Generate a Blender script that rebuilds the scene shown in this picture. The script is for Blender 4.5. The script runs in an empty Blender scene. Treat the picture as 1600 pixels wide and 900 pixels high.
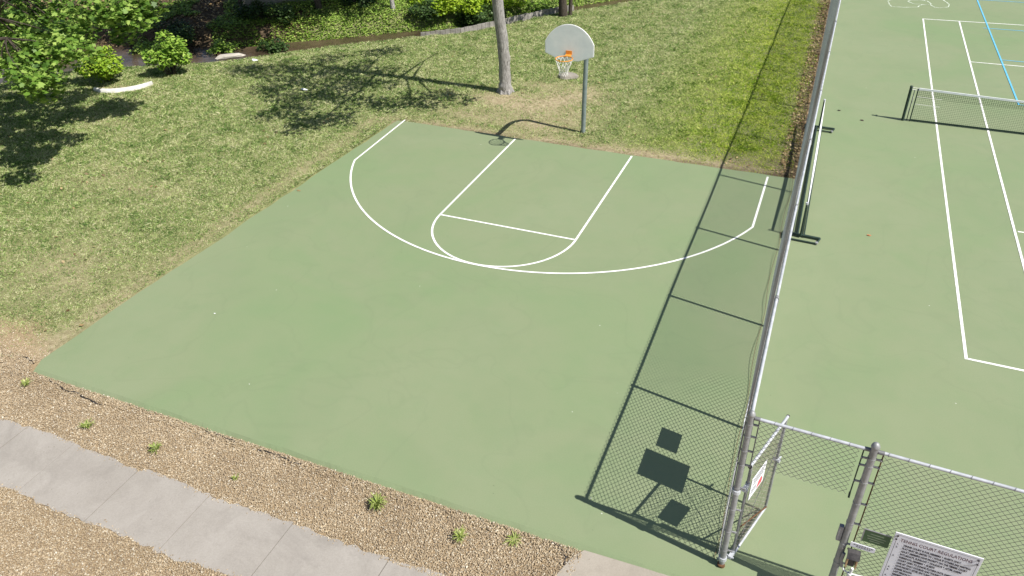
import bpy, math, random
import numpy as np
from mathutils import Vector, Matrix
random.seed(7)
rng = np.random.default_rng(11)
S = bpy.context.scene
COL = S.collection

# ------------------------------------------------------------------ camera, sky, sun, exposure
cd = bpy.data.cameras.new("camera"); cam = bpy.data.objects.new("camera", cd); COL.objects.link(cam)
TH, PIT, ROLL, FPX = -0.41160, 0.59894, -0.02988, 1217.78587
CAM = Vector((6.75179, -19.37024, 9.53316))
def loc2w(a, b, z): return Vector((math.cos(TH)*a + math.sin(TH)*b, -math.sin(TH)*a + math.cos(TH)*b, z))
_R = loc2w(1, 0, 0); _U = loc2w(0, math.sin(PIT), math.cos(PIT)); _F = loc2w(0, math.cos(PIT), -math.sin(PIT))
_X = _R*math.cos(ROLL) + _U*math.sin(ROLL); _Y = _U*math.cos(ROLL) - _R*math.sin(ROLL)
M = Matrix.Identity(4)
for i in range(3):
    M[i][0] = _X[i]; M[i][1] = _Y[i]; M[i][2] = -_F[i]; M[i][3] = CAM[i]
cam.matrix_world = M
cd.sensor_width = 36.0; cd.lens = FPX/1600*36.0; cd.clip_end = 2000; cd.clip_start = .1
S.camera = cam

SUNV = Vector((0.983, -0.182, 1.2575)).normalized()
w = bpy.data.worlds.new("World"); S.world = w; w.use_nodes = True
nt = w.node_tree; bg = nt.nodes["Background"]; bg.inputs[1].default_value = 0.068
sky = nt.nodes.new("ShaderNodeTexSky"); sky.sky_type = 'NISHITA'; sky.sun_disc = False
sky.sun_elevation = math.radians(51.5); sky.sun_rotation = math.radians(100.5)
nt.links.new(sky.outputs[0], bg.inputs[0])
sl = bpy.data.lights.new("sun", 'SUN'); sl.energy = 4.8; sl.angle = math.radians(.32); sl.color = (1, .955, .88)
so = bpy.data.objects.new("sun", sl); COL.objects.link(so)
so.rotation_euler = SUNV.to_track_quat('Z', 'Y').to_euler()
S.view_settings.view_transform = 'Standard'; S.view_settings.look = 'None'
S.view_settings.exposure = 0.50; S.view_settings.gamma = 1; S.view_settings.use_curve_mapping = False
S.render.engine = 'CYCLES'
S.cycles.max_bounces = 6; S.cycles.transparent_max_bounces = 8

# ------------------------------------------------------------------ helpers
class MB:
    def __init__(s): s.v = []; s.f = []
    def box(s, c, d, rz=0, tilt=None):
        m = Matrix.Rotation(rz, 3, 'Z')
        if tilt is not None: m = tilt
        n = len(s.v)
        for z in (-1, 1):
            for x, y in ((-1, -1), (1, -1), (1, 1), (-1, 1)):
                s.v.append(tuple(Vector(c) + m @ Vector((x*d[0]/2, y*d[1]/2, z*d[2]/2))))
        for q in ((3, 2, 1, 0), (4, 5, 6, 7), (0, 1, 5, 4), (1, 2, 6, 5), (2, 3, 7, 6), (3, 0, 4, 7)):
            s.f.append([n+i for i in q])
        return s
    def tube(s, pts, r, n=10, cap=True, closed=False):
        pts = [Vector(p) for p in pts]; k = len(pts)
        rs = list(r) if hasattr(r, '__len__') else [r]*k
        if cap and not closed and n >= 8 and min(rs) > .008:      # a ring just inside each end keeps the shading of the side even
            e0 = min(.004, (pts[1]-pts[0]).length*.2); e1 = min(.004, (pts[-1]-pts[-2]).length*.2)
            pts = [pts[0], pts[0]+(pts[1]-pts[0]).normalized()*e0]+pts[1:-1]+[pts[-1]+(pts[-2]-pts[-1]).normalized()*e1, pts[-1]]
            rs = [rs[0], rs[0]]+rs[1:-1]+[rs[-1], rs[-1]]; k = len(pts)
        b = len(s.v); ref = None
        for i, p in enumerate(pts):
            if closed: t = pts[(i+1) % k] - pts[i-1]
            else: t = pts[min(i+1, k-1)] - pts[max(i-1, 0)]
            if t.length < 1e-9: t = Vector((0, 0, 1))
            t.normalize()
            if ref is None:
                ref = Vector((1, 0, 0)) if abs(t.x) < .8 else Vector((0, 1, 0))
            a = ref - t*ref.dot(t)
            if a.length < 1e-4: a = t.orthogonal()
            a.normalize(); ref = a; c = t.cross(a)
            for j in range(n):
                q = 2*math.pi*j/n
                s.v.append(tuple(p + (a*math.cos(q) + c*math.sin(q))*rs[i]))
        for i in range(k if closed else k-1):
            i2 = (i+1) % k
            for j in range(n):
                j2 = (j+1) % n
                s.f.append([b+i*n+j, b+i*n+j2, b+i2*n+j2, b+i2*n+j])
        if cap and not closed:
            s.f.append([b+j for j in range(n)][::-1]); s.f.append([b+(k-1)*n+j for j in range(n)])
        return s
    def prism(s, outline, fn, d):          # outline (a,b) -> fn(a,b,t), t 0..d
        n = len(s.v); k = len(outline)
        for t in (0, d):
            for a, b in outline: s.v.append(tuple(fn(a, b, t)))
        s.f.append([n+i for i in range(k)][::-1]); s.f.append([n+k+i for i in range(k)])
        for i in range(k):
            j = (i+1) % k; s.f.append([n+i, n+j, n+k+j, n+k+i])
        return s
    def sheet(s, pts, z):
        n = len(s.v)
        for p in pts: s.v.append((p[0], p[1], z if len(p) == 2 else p[2]))
        s.f.append(list(range(n, n+len(pts)))); return s
    def dome(s, c, r, h, n=12):
        prof = [(r, 0), (r*1.06, .15*h), (r, .4*h), (r*.75, .75*h), (r*.35, .96*h), (0.002, h)]
        b = len(s.v)
        for q, z in prof:
            for j in range(n):
                a = 2*math.pi*j/n; s.v.append((c[0]+q*math.cos(a), c[1]+q*math.sin(a), c[2]+z))
        for i in range(len(prof)-1):
            for j in range(n):
                j2 = (j+1) % n; s.f.append([b+i*n+j, b+i*n+j2, b+(i+1)*n+j2, b+(i+1)*n+j])
        return s
    def line(s, a, b, w, z, ext=0):
        a = Vector((a[0], a[1], 0)); b = Vector((b[0], b[1], 0)); t = (b-a).normalized(); n = Vector((-t.y, t.x, 0))*w/2
        a = a - t*ext; b = b + t*ext
        return s.sheet([(a+n)[:2], (a-n)[:2], (b-n)[:2], (b+n)[:2]], z)
    def strip(s, pts, w, z):
        k = len(pts); b = len(s.v); P = [Vector((p[0], p[1], 0)) for p in pts]
        for i, p in enumerate(P):
            t = (P[min(i+1, k-1)] - P[max(i-1, 0)]).normalized(); n = Vector((-t.y, t.x, 0))
            ww = w[i] if hasattr(w, '__len__') else w
            for q in (p+n*ww/2, p-n*ww/2): s.v.append((q.x, q.y, z))
        for i in range(k-1): s.f.append([b+2*i, b+2*i+1, b+2*i+3, b+2*i+2])
        return s
    def obj(s, name, mat, parent=None, smooth=False, bevel=0):
        me = bpy.data.meshes.new(name); me.from_pydata(s.v, [], s.f); me.update()
        return link(name, me, mat, parent, smooth, bevel)

def link(name, me, mat, parent=None, smooth=False, bevel=0):
    if mat: me.materials.append(mat)
    if smooth: me.polygons.foreach_set('use_smooth', [len(p.vertices) == 4 for p in me.polygons] if len(me.polygons) < 20000 else [True]*len(me.polygons))
    o = bpy.data.objects.new(name, me); COL.objects.link(o)
    if parent:
        o.parent = parent; o.matrix_parent_inverse = Matrix.Translation(parent.location).inverted() if parent.type == 'EMPTY' else parent.matrix_world.inverted()
    if bevel:
        b = o.modifiers.new("bevel", 'BEVEL'); b.width = bevel; b.segments = 2; b.limit_method = 'ANGLE'
    return o

def npmesh(name, V, F, mat, parent=None, smooth=False):
    """V (n,3), F (m,k) with constant k"""
    me = bpy.data.meshes.new(name); V = np.asarray(V, np.float32); F = np.asarray(F, np.int32)
    m, k = F.shape
    me.vertices.add(len(V)); me.vertices.foreach_set('co', V.ravel())
    me.loops.add(m*k); me.loops.foreach_set('vertex_index', F.ravel())
    me.polygons.add(m); me.polygons.foreach_set('loop_start', np.arange(0, m*k, k, dtype=np.int32))
    me.update(calc_edges=True); me.validate()
    return link(name, me, mat, parent, smooth)

def thing(name, label, cat, loc, group=None):
    o = bpy.data.objects.new(name, None); COL.objects.link(o); o.location = loc; o.empty_display_size = .2
    return tag(o, label, cat, group)
def tag(o, label, cat, group=None):
    o['label'] = label; o['category'] = cat
    if group: o['group'] = group
    return o
def structure(o): o['kind'] = 'structure'; return o
def stuff(o, label=None, cat=None):
    o['kind'] = 'stuff'
    if label: o['label'] = label; o['category'] = cat
    return o

def vnoise(x, y, seed=0):
    xi = np.floor(x).astype(np.int64); yi = np.floor(y).astype(np.int64); fx = x-xi; fy = y-yi
    fx = fx*fx*(3-2*fx); fy = fy*fy*(3-2*fy)
    def h(a, b):
        n = (a*374761393 + b*668265263 + seed*982451653) & 0xFFFFFFFF
        n = ((n ^ (n >> 13))*1274126177) & 0xFFFFFFFF
        return ((n ^ (n >> 16)) & 0xFFFF)/65535.0
    return (h(xi, yi)*(1-fx)+h(xi+1, yi)*fx)*(1-fy)+(h(xi, yi+1)*(1-fx)+h(xi+1, yi+1)*fx)*fy
def fbm(x, y, seed=0, oct=3):
    s = 0; a = .5
    for i in range(oct): s = s + a*vnoise(x*2**i, y*2**i, seed+i); a *= .5
    return s/(1-.5**oct)

# ------------------------------------------------------------------ materials
class NT:
    def __init__(s, name):
        s.m = bpy.data.materials.new(name); s.m.use_nodes = True; s.t = s.m.node_tree
        s.b = s.t.nodes["Principled BSDF"]; s.out = s.t.nodes["Material Output"]
    def n(s, typ, **kw):
        o = s.t.nodes.new(typ)
        for k, v in kw.items(): setattr(o, k, v)
        return o
    def l(s, a, b): s.t.links.new(a, b)
    def set(s, **kw):
        for k, v in kw.items(): s.b.inputs[k.replace('_', ' ')].default_value = v
        return s
    def pos(s): return s.n("ShaderNodeNewGeometry").outputs["Position"]
    def noise(s, scale, detail=3, rough=.55, vec=None, dist=0):
        o = s.n("ShaderNodeTexNoise"); o.inputs["Scale"].default_value = scale; o.inputs["Detail"].default_value = detail
        o.inputs["Roughness"].default_value = rough; o.inputs["Distortion"].default_value = dist
        s.l(vec if vec is not None else s.pos(), o.inputs["Vector"]); return o.outputs["Fac"]
    def ramp(s, fac, stops):
        o = s.n("ShaderNodeValToRGB"); e = o.color_ramp.elements
        while len(e) > 1: e.remove(e[-1])
        for i, (p, c) in enumerate(stops):
            q = e[0] if i == 0 else e.new(p)
            q.position = p; q.color = (*c, 1) if len(c) == 3 else c
        s.l(fac, o.inputs[0]); return o.outputs["Color"]
    def mix(s, fac, a, b, mode='MIX'):
        o = s.n("ShaderNodeMix", data_type='RGBA', blend_type=mode)
        for inp, v in ((o.inputs["Factor"], fac), (o.inputs["A"], a), (o.inputs["B"], b)):
            pass
        def put(idx, v):
            if hasattr(v, 'node'): s.l(v, o.inputs[idx])
            elif isinstance(v, (int, float)): o.inputs[idx].default_value = v
            else: o.inputs[idx].default_value = (*v, 1)
        put(0, fac); put(6, a); put(7, b)
        return o.outputs[2]
    def math(s, op, a, b=None, c=None):
        o = s.n("ShaderNodeMath", operation=op)
        for i, v in enumerate((a, b, c)):
            if v is None: continue
            if hasattr(v, 'node'): s.l(v, o.inputs[i])
            else: o.inputs[i].default_value = v
        return o.outputs[0]
    def rnd(s): return s.n("ShaderNodeNewGeometry").outputs["Random Per Island"]
    def color(s, c): s.l(c, s.b.inputs["Base Color"])
    def bump(s, h, st=.3, d=.01):
        o = s.n("ShaderNodeBump"); o.inputs["Strength"].default_value = st; o.inputs["Distance"].default_value = d
        s.l(h, o.inputs["Height"]); s.l(o.outputs[0], s.b.inputs["Normal"])

def noisy(name, a, b, scale=6, rough=.7, metal=0, bump=.1, spec=.3, lo=.35, hi=.65, bd=.004):
    m = NT(name); f = m.noise(scale, 5, .6); m.color(m.ramp(f, [(lo, a), (hi, b)]))
    m.set(Roughness=rough, Metallic=metal); m.b.inputs["Specular IOR Level"].default_value = spec
    if bump: m.bump(m.noise(scale*8, 3), bump, bd)
    return m.m

def court_material():
    m = NT("painted_court")
    f1 = m.noise(.22, 4, .6, dist=.6); f2 = m.noise(1.6, 5, .65); f3 = m.noise(55, 2)
    c = m.ramp(f1, [(.3, (.186, .256, .127)), (.52, (.213, .256, .143)), (.72, (.226, .266, .155))])
    c = m.mix(m.math('MULTIPLY', m.ramp(f2, [(.45, (0, 0, 0)), (.75, (1, 1, 1))]), .30), c, (.160, .244, .118))
    c = m.mix(m.math('MULTIPLY', m.ramp(m.noise(.7, 6, .7, dist=1.5), [(.55, (0, 0, 0)), (.8, (1, 1, 1))]), .25), c, (.225, .262, .160))
    c = m.mix(.09, c, m.ramp(f3, [(.3, (.10, .13, .07)), (.7, (.31, .36, .23))]))
    # thin scuffs
    mp = m.n("ShaderNodeMapping"); mp.inputs["Scale"].default_value = (1.1, 5.5, 1); mp.inputs["Rotation"].default_value = (0, 0, .5)
    m.l(m.pos(), mp.inputs[0])
    sc = m.ramp(m.noise(2.2, 4, .75, vec=mp.outputs[0], dist=2.0), [(.70, (0, 0, 0)), (.80, (1, 1, 1))])
    c = m.mix(m.math('MULTIPLY', sc, .25), c, (.29, .34, .24))
    # dried puddle rims and a fine crack or two
    pr = m.noise(.42, 3, .5, dist=.8)
    rim = m.ramp(pr, [(.485, (0, 0, 0)), (.5, (1, 1, 1)), (.515, (0, 0, 0))])
    c = m.mix(m.math('MULTIPLY', rim, .10), c, (.13, .17, .095))
    c = m.mix(m.math('MULTIPLY', m.ramp(m.noise(.5, 3, .5, dist=.4), [(.52, (0, 0, 0)), (.62, (1, 1, 1))]), .16), c, (.165, .225, .118))
    # small pale chips and dark specks
    v = m.n("ShaderNodeTexVoronoi"); v.inputs["Scale"].default_value = 2.3; m.l(m.pos(), v.inputs["Vector"])
    chip = m.math('LESS_THAN', v.outputs["Distance"], .028)
    keep = m.math('GREATER_THAN', m.noise(.9, 2), .55)
    c = m.mix(m.math('MULTIPLY', chip, m.math('MULTIPLY', keep, .7)), c, (.6, .62, .55))
    v2 = m.n("ShaderNodeTexVoronoi"); v2.inputs["Scale"].default_value = 1.7; m.l(m.pos(), v2.inputs["Vector"])
    c = m.mix(m.math('MULTIPLY', m.math('LESS_THAN', v2.outputs["Distance"], .018), .6), c, (.10, .12, .07))
    m.color(c); m.set(Roughness=.72); m.b.inputs["Specular IOR Level"].default_value = .3
    m.bump(m.noise(140, 2), .25, .003)
    return m.m

def ground_material():
    m = NT("ground_soil_and_grass")
    a = m.n("ShaderNodeVertexColor", layer_name="zone"); sp = m.n("ShaderNodeSeparateColor"); m.l(a.outputs[0], sp.inputs[0])
    g = m.ramp(m.noise(3.0, 6, .7), [(.3, (.085, .12, .036)), (.5, (.19, .22, .075)), (.7, (.37, .35, .19))])
    g = m.mix(.4, g, m.ramp(m.noise(30, 4, .7), [(.3, (.06, .08, .03)), (.7, (.35, .33, .18))]))
    dry = m.ramp(m.noise(9, 6, .75), [(.3, (.17, .138, .08)), (.5, (.35, .29, .18)), (.7, (.51, .44, .30))])
    soil = m.ramp(m.noise(7, 6, .75), [(.3, (.035, .027, .017)), (.5, (.09, .066, .042)), (.72, (.19, .14, .09))])
    grav = m.ramp(m.noise(60, 5, .8), [(.3, (.16, .115, .07)), (.5, (.34, .25, .15)), (.7, (.52, .42, .28))])
    c = m.mix(sp.outputs[2], g, dry); c = m.mix(sp.outputs[1], c, soil); c = m.mix(sp.outputs[0], c, grav)
    m.color(c); m.set(Roughness=.95); m.b.inputs["Specular IOR Level"].default_value = .1
    m.bump(m.noise(28, 5, .7), .9, .03)
    return m.m

def grass_material():
    m = NT("grass_blades"); r = m.rnd()
    patch = m.noise(1.15, 5, .65, dist=.5); fine = m.noise(3.4, 4, .7)
    f = m.math('ADD', m.math('MULTIPLY', patch, .55), m.math('ADD', m.math('MULTIPLY', fine, .45), m.math('MULTIPLY', m.math('SUBTRACT', r, .5), .30)))
    f = m.math('ADD', m.math('MULTIPLY', m.math('SUBTRACT', f, .48), 1.55), .48)
    c = m.ramp(f, [(.30, (.10, .195, .048)), (.42, (.275, .400, .110)), (.53, (.43, .53, .195)), (.67, (.64, .63, .38))])
    # lusher, yellower turf by the tall fence
    sx = m.n("ShaderNodeSeparateXYZ"); m.l(m.pos(), sx.inputs[0])
    mr = m.n("ShaderNodeMapRange"); mr.inputs[1].default_value = .5; mr.inputs[2].default_value = 4.0; m.l(sx.outputs[0], mr.inputs[0])
    lush = m.ramp(f, [(.32, (.14, .25, .014)), (.48, (.34, .48, .022)), (.66, (.54, .62, .09))])
    c = m.mix(m.math('MULTIPLY', mr.outputs[0], .85), c, lush)
    m.color(c); m.set(Roughness=.75); m.b.inputs["Specular IOR Level"].default_value = .15
    return leafy(m, c, .35)

def leafy(m, c, amt):
    tr = m.n("ShaderNodeBsdfTranslucent"); mx = m.n("ShaderNodeMixShader"); mx.inputs[0].default_value = amt
    m.l(c, tr.inputs[0]); m.l(m.b.outputs[0], mx.inputs[1]); m.l(tr.outputs[0], mx.inputs[2]); m.l(mx.outputs[0], m.out.inputs[0])
    return m.m
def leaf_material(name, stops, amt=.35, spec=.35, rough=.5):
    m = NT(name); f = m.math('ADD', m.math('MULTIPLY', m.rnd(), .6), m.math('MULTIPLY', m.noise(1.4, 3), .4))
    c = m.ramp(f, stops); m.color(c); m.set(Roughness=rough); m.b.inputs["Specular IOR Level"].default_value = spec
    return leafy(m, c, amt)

def gravel_material():
    m = NT("pea_gravel"); r = m.rnd()
    c = m.ramp(r, [(0, (.15, .11, .072)), (.12, (.24, .175, .105)), (.38, (.34, .25, .145)), (.60, (.41, .31, .185)), (.80, (.48, .385, .25)), (.93, (.58, .51, .38)), (1, (.70, .66, .56))])
    c = m.mix(.32, c, m.ramp(m.noise(1.3, 4), [(.35, (.25, .205, .155)), (.65, (.50, .42, .31))]))
    m.color(c); m.set(Roughness=.75); m.b.inputs["Specular IOR Level"].default_value = .3
    return m.m

def concrete_material(name, a, b):
    m = NT(name)
    c = m.ramp(m.noise(1.1, 6, .7, dist=.8), [(.3, a), (.7, b)])
    c = m.mix(.28, c, m.ramp(m.noise(45, 5, .8), [(.3, tuple(.55*q for q in a)), (.7, tuple(min(1, 1.15*q) for q in b))]))
    st = m.ramp(m.noise(.9, 5, .7, dist=1), [(.5, (0, 0, 0)), (.72, (1, 1, 1))])
    c = m.mix(m.math('MULTIPLY', st, .5), c, tuple(q*.70 for q in a))
    v = m.n("ShaderNodeTexVoronoi"); v.inputs["Scale"].default_value = 5; m.l(m.pos(), v.inputs["Vector"])
    c = m.mix(m.math('MULTIPLY', m.math('LESS_THAN', v.outputs["Distance"], .05), .55), c, (.16, .13, .10))
    m.color(c); m.set(Roughness=.9); m.b.inputs["Specular IOR Level"].default_value = .2
    m.bump(m.noise(90, 4, .7), .45, .004); return m.m

def bark_material(name, a, b):
    m = NT(name); mp = m.n("ShaderNodeMapping"); mp.inputs["Scale"].default_value = (9, 9, 2.2); m.l(m.pos(), mp.inputs[0])
    f = m.noise(2.6, 7, .75, vec=mp.outputs[0], dist=.5); m.color(m.ramp(f, [(.32, a), (.5, tuple((p+q)/2 for p, q in zip(a, b))), (.68, b)]))
    m.set(Roughness=.9); m.b.inputs["Specular IOR Level"].default_value = .15; m.bump(f, .9, .05); return m.m

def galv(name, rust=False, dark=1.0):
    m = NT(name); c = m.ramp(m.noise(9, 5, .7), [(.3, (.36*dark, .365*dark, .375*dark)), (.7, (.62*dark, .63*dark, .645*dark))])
    if rust:
        f = m.ramp(m.noise(.55, 6, .75), [(.40, (0, 0, 0)), (.62, (1, 1, 1))])
        sx = m.n("ShaderNodeSeparateXYZ"); m.l(m.pos(), sx.inputs[0])
        hi = m.n("ShaderNodeMapRange"); hi.inputs[1].default_value = 1.75; hi.inputs[2].default_value = 2.15; m.l(sx.outputs[2], hi.inputs[0])
        nr = m.n("ShaderNodeMapRange"); nr.inputs[1].default_value = 9; nr.inputs[2].default_value = 4; m.l(sx.outputs[1], nr.inputs[0])
        f = m.math('MULTIPLY', m.math('MULTIPLY', hi.outputs[0], nr.outputs[0]), m.math('ADD', m.math('MULTIPLY', f, .5), .5))
        c = m.mix(m.math('MULTIPLY', f, .7), c, (.19, .11, .065))
    m.color(c); m.set(Roughness=.55, Metallic=.0 if rust else .3); m.b.inputs["Specular IOR Level"].default_value = .4
    m.bump(m.noise(120, 2), .08, .002); return m.m

MAT = {}
MAT['court'] = court_material()
MAT['ground'] = ground_material()
MAT['grass'] = grass_material()
MAT['gravel'] = gravel_material()
MAT['walk'] = concrete_material("sidewalk_concrete", (.295, .270, .240), (.375, .348, .315))
MAT['pad'] = concrete_material("pad_concrete", (.31, .275, .228), (.39, .352, .30))
MAT['oldconc'] = concrete_material("old_concrete", (.22, .20, .17), (.36, .33, .29))
MAT['line'] = noisy("white_line_paint", (.55, .58, .50), (.82, .82, .80), 5, .7, bump=.1, lo=.30, hi=.46)
MAT['blue'] = noisy("blue_line_paint", (.10, .42, .66), (.16, .50, .74), 8, .7, bump=.1)
MAT['chalk'] = noisy("chalk", (.38, .47, .32), (.72, .76, .70), 14, .9, bump=0)
MAT['galv'] = galv("galvanised_steel", dark=.6)
MAT['galv_dark'] = galv("weathered_steel", dark=.4)
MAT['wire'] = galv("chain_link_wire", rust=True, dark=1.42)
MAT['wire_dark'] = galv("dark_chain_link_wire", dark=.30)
MAT['wire_gate'] = noisy("rusty_gate_wire", (.22, .17, .12), (.50, .47, .42), 12, .6, bump=0)
MAT['rust'] = noisy("rusty_bar", (.07, .04, .022), (.17, .085, .04), 20, .8)
MAT['rail'] = noisy("pale_rail", (.40, .42, .45), (.55, .57, .61), 7, .45, .15, .05)
MAT['polegrey'] = noisy("grey_pole_paint", (.15, .19, .19), (.24, .285, .28), 5, .5, .1, .05)
MAT['board'] = noisy("backboard_paint", (.66, .70, .70), (.78, .80, .79), 3, .5, 0, .03, lo=.3, hi=.7)
MAT['board_edge'] = noisy("backboard_edge", (.80, .80, .79), (.88, .88, .87), 5, .5, bump=0)
MAT['orange'] = noisy("orange_rim_paint", (.58, .21, .035), (.76, .33, .05), 20, .5, bump=0)
MAT['cord'] = noisy("white_cord", (.62, .60, .56), (.82, .81, .78), 20, .9, bump=0)
MAT['netdark'] = noisy("dark_green_metal", (.018, .035, .028), (.035, .06, .048), 9, .5, bump=0)
MAT['netcord'] = noisy("dark_net_cord", (.03, .05, .035), (.06, .085, .06), 20, .9, bump=0)
MAT['tape'] = noisy("white_tape", (.74, .76, .80), (.86, .87, .90), 5, .7, bump=.05)
MAT['sign'] = noisy("sign_white", (.76, .765, .84), (.84, .845, .90), 4, .45, bump=0)
MAT['ink'] = noisy("sign_ink", (.035, .03, .04), (.06, .05, .06), 30, .6, bump=0)
MAT['inkred'] = noisy("sign_heading_ink", (.10, .035, .045), (.14, .05, .06), 30, .6, bump=0)
MAT['redink'] = noisy("red_ink", (.55, .09, .11), (.62, .13, .15), 30, .6, bump=0)
MAT['green_sign'] = noisy("green_sign", (.055, .11, .05), (.08, .14, .065), 12, .5, bump=0)
MAT['greyink'] = noisy("pale_ink", (.24, .30, .20), (.30, .36, .26), 30, .6, bump=0)
MAT['boxdark'] = noisy("dark_box_paint", (.035, .033, .035), (.085, .08, .08), 14, .55, bump=.1)
MAT['boxtan'] = noisy("tan_metal", (.42, .27, .14), (.55, .38, .22), 20, .5, bump=0)
MAT['keeper'] = noisy("grey_box_paint", (.23, .23, .24), (.33, .33, .34), 14, .5, .2, .05)
MAT['pipe'] = noisy("white_conduit", (.66, .67, .68), (.80, .80, .80), 9, .45, bump=0)
MAT['bark'] = bark_material("pale_grey_bark", (.115, .108, .102), (.55, .53, .51))
MAT['bark_dark'] = bark_material("dark_bark", (.03, .024, .02), (.12, .10, .08))
MAT['leaf_maple'] = leaf_material("maple_leaves", [(.2, (.05, .115, .016)), (.5, (.16, .29, .04)), (.85, (.40, .53, .13))], .35)
MAT['leaf_tree'] = leaf_material("tree_leaves", [(.2, (.04, .09, .015)), (.5, (.07, .14, .022)), (.8, (.12, .20, .04))], .3)
MAT['leaf_shrub'] = leaf_material("shrub_leaves", [(.2, (.13, .24, .018)), (.5, (.28, .44, .03)), (.8, (.47, .58, .08))], .35)
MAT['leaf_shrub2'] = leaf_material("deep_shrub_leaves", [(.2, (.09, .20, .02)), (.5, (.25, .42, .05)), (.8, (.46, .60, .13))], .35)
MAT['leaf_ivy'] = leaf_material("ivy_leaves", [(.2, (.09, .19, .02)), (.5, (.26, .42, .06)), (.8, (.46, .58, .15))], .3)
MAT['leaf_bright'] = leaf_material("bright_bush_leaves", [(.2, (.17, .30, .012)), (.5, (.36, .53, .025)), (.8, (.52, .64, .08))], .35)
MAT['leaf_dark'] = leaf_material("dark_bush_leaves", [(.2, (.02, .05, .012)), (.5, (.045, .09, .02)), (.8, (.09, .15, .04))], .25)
MAT['leaf_dead'] = leaf_material("dead_leaves", [(.2, (.11, .07, .03)), (.5, (.27, .19, .09)), (.8, (.46, .36, .19))], .15)
MAT['weed'] = leaf_material("weed_blades", [(.2, (.16, .24, .04)), (.5, (.33, .41, .10)), (.8, (.52, .55, .22))], .3)
MAT['stone'] = concrete_material("pale_stone", (.36, .33, .29), (.56, .52, .46))
MAT['edging'] = noisy("white_edging", (.54, .525, .49), (.68, .665, .63), 8, .6)
MAT['blackstrip'] = noisy("black_plastic", (.02, .018, .017), (.06, .05, .045), 20, .7)
MAT['plank'] = noisy("weathered_grey_plank", (.17, .16, .145), (.33, .31, .285), 5, .9, bump=.3)
MAT['litter'] = noisy("white_plastic", (.75, .77, .8), (.85, .86, .88), 10, .4, bump=0)
MAT['pink'] = noisy("terracotta_debris", (.4, .12, .05), (.55, .2, .08), 10, .8, bump=0)

def water_material():
    m = NT("creek_water"); m.color(m.ramp(m.noise(1.2, 4), [(.35, (.050, .036, .024)), (.7, (.12, .085, .055))]))
    m.set(Roughness=.12); m.b.inputs["Specular IOR Level"].default_value = .5
    m.bump(m.noise(5, 4, .6, dist=.8), .25, .05); return m.m
MAT['water'] = water_material()

# ------------------------------------------------------------------ terrain
CR = np.array([(-60,-14),(-30,-4.5),(-21.9,-.7),(-20.6,1.2),(-18.05,2.7),(-16.1,3.7),(-14.9,4.7),(-13.6,6.1),(-11.85,7.6),(-10,9.2),(-8.3,10.3),(-7.1,11.8),(-5.6,14.2),(-3.4,16.6),(0,20.5),(4,27),(8,36),(14,60)], float)
def sdist(x, y):
    x = np.asarray(x, float); y = np.asarray(y, float)
    best = np.full(x.shape, 1e9); sg = np.ones(x.shape)
    for a, b in zip(CR[:-1], CR[1:]):
        d = b-a; L = d@d
        t = np.clip(((x-a[0])*d[0]+(y-a[1])*d[1])/L, 0, 1)
        ex = x-a[0]-t*d[0]; ey = y-a[1]-t*d[1]
        q = np.hypot(ex, ey); s = np.where(d[0]*ey-d[1]*ex > 0, -1, 1)
        m = q < best; best = np.where(m, q, best); sg = np.where(m, s, sg)
    return best*sg
def creekw(x): return np.interp(x, [-22, -18, -14, -8], [4.0, 3.0, 1.9, 1.4])
def terrain(x, y):
    x = np.asarray(x, float); y = np.asarray(y, float)
    d = sdist(x, y); w = creekw(x)
    ss = lambda t: np.clip(t, 0, 1)**2*(3-2*np.clip(t, 0, 1))
    lawn = -.03-.07*ss((1.5-d)/1.5)
    dn = lawn-.5*ss(-d/.6)
    f = -d-w
    up = np.where(f > 0, .65*ss(f/1.1)+.2*np.clip(f-.6, 0, 12)+.05*np.clip(f-12.6, 0, 60), 0)
    z = np.where(d > 0, lawn, dn+up)
    und = .04*np.sin(x*1.3+y*.7)*np.sin(y*1.1-x*.4)
    return z+np.where(f > .5, und*2.0, 0)
def tz(x, y): return float(terrain(np.array([x]), np.array([y]))[0])
def fx(y): return 6.48-.0115*y                       # line of the tall fence (top rail)
def lean(y): t = np.clip((y+11.95)/9, 0, 1); return .03+.12*t*t*(3-2*t)+.012*np.clip(y, 0, 40)   # the fence leans over to the tennis side
def fb(y, z): return fx(y)-lean(y)*(1-z/2.74)

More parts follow.
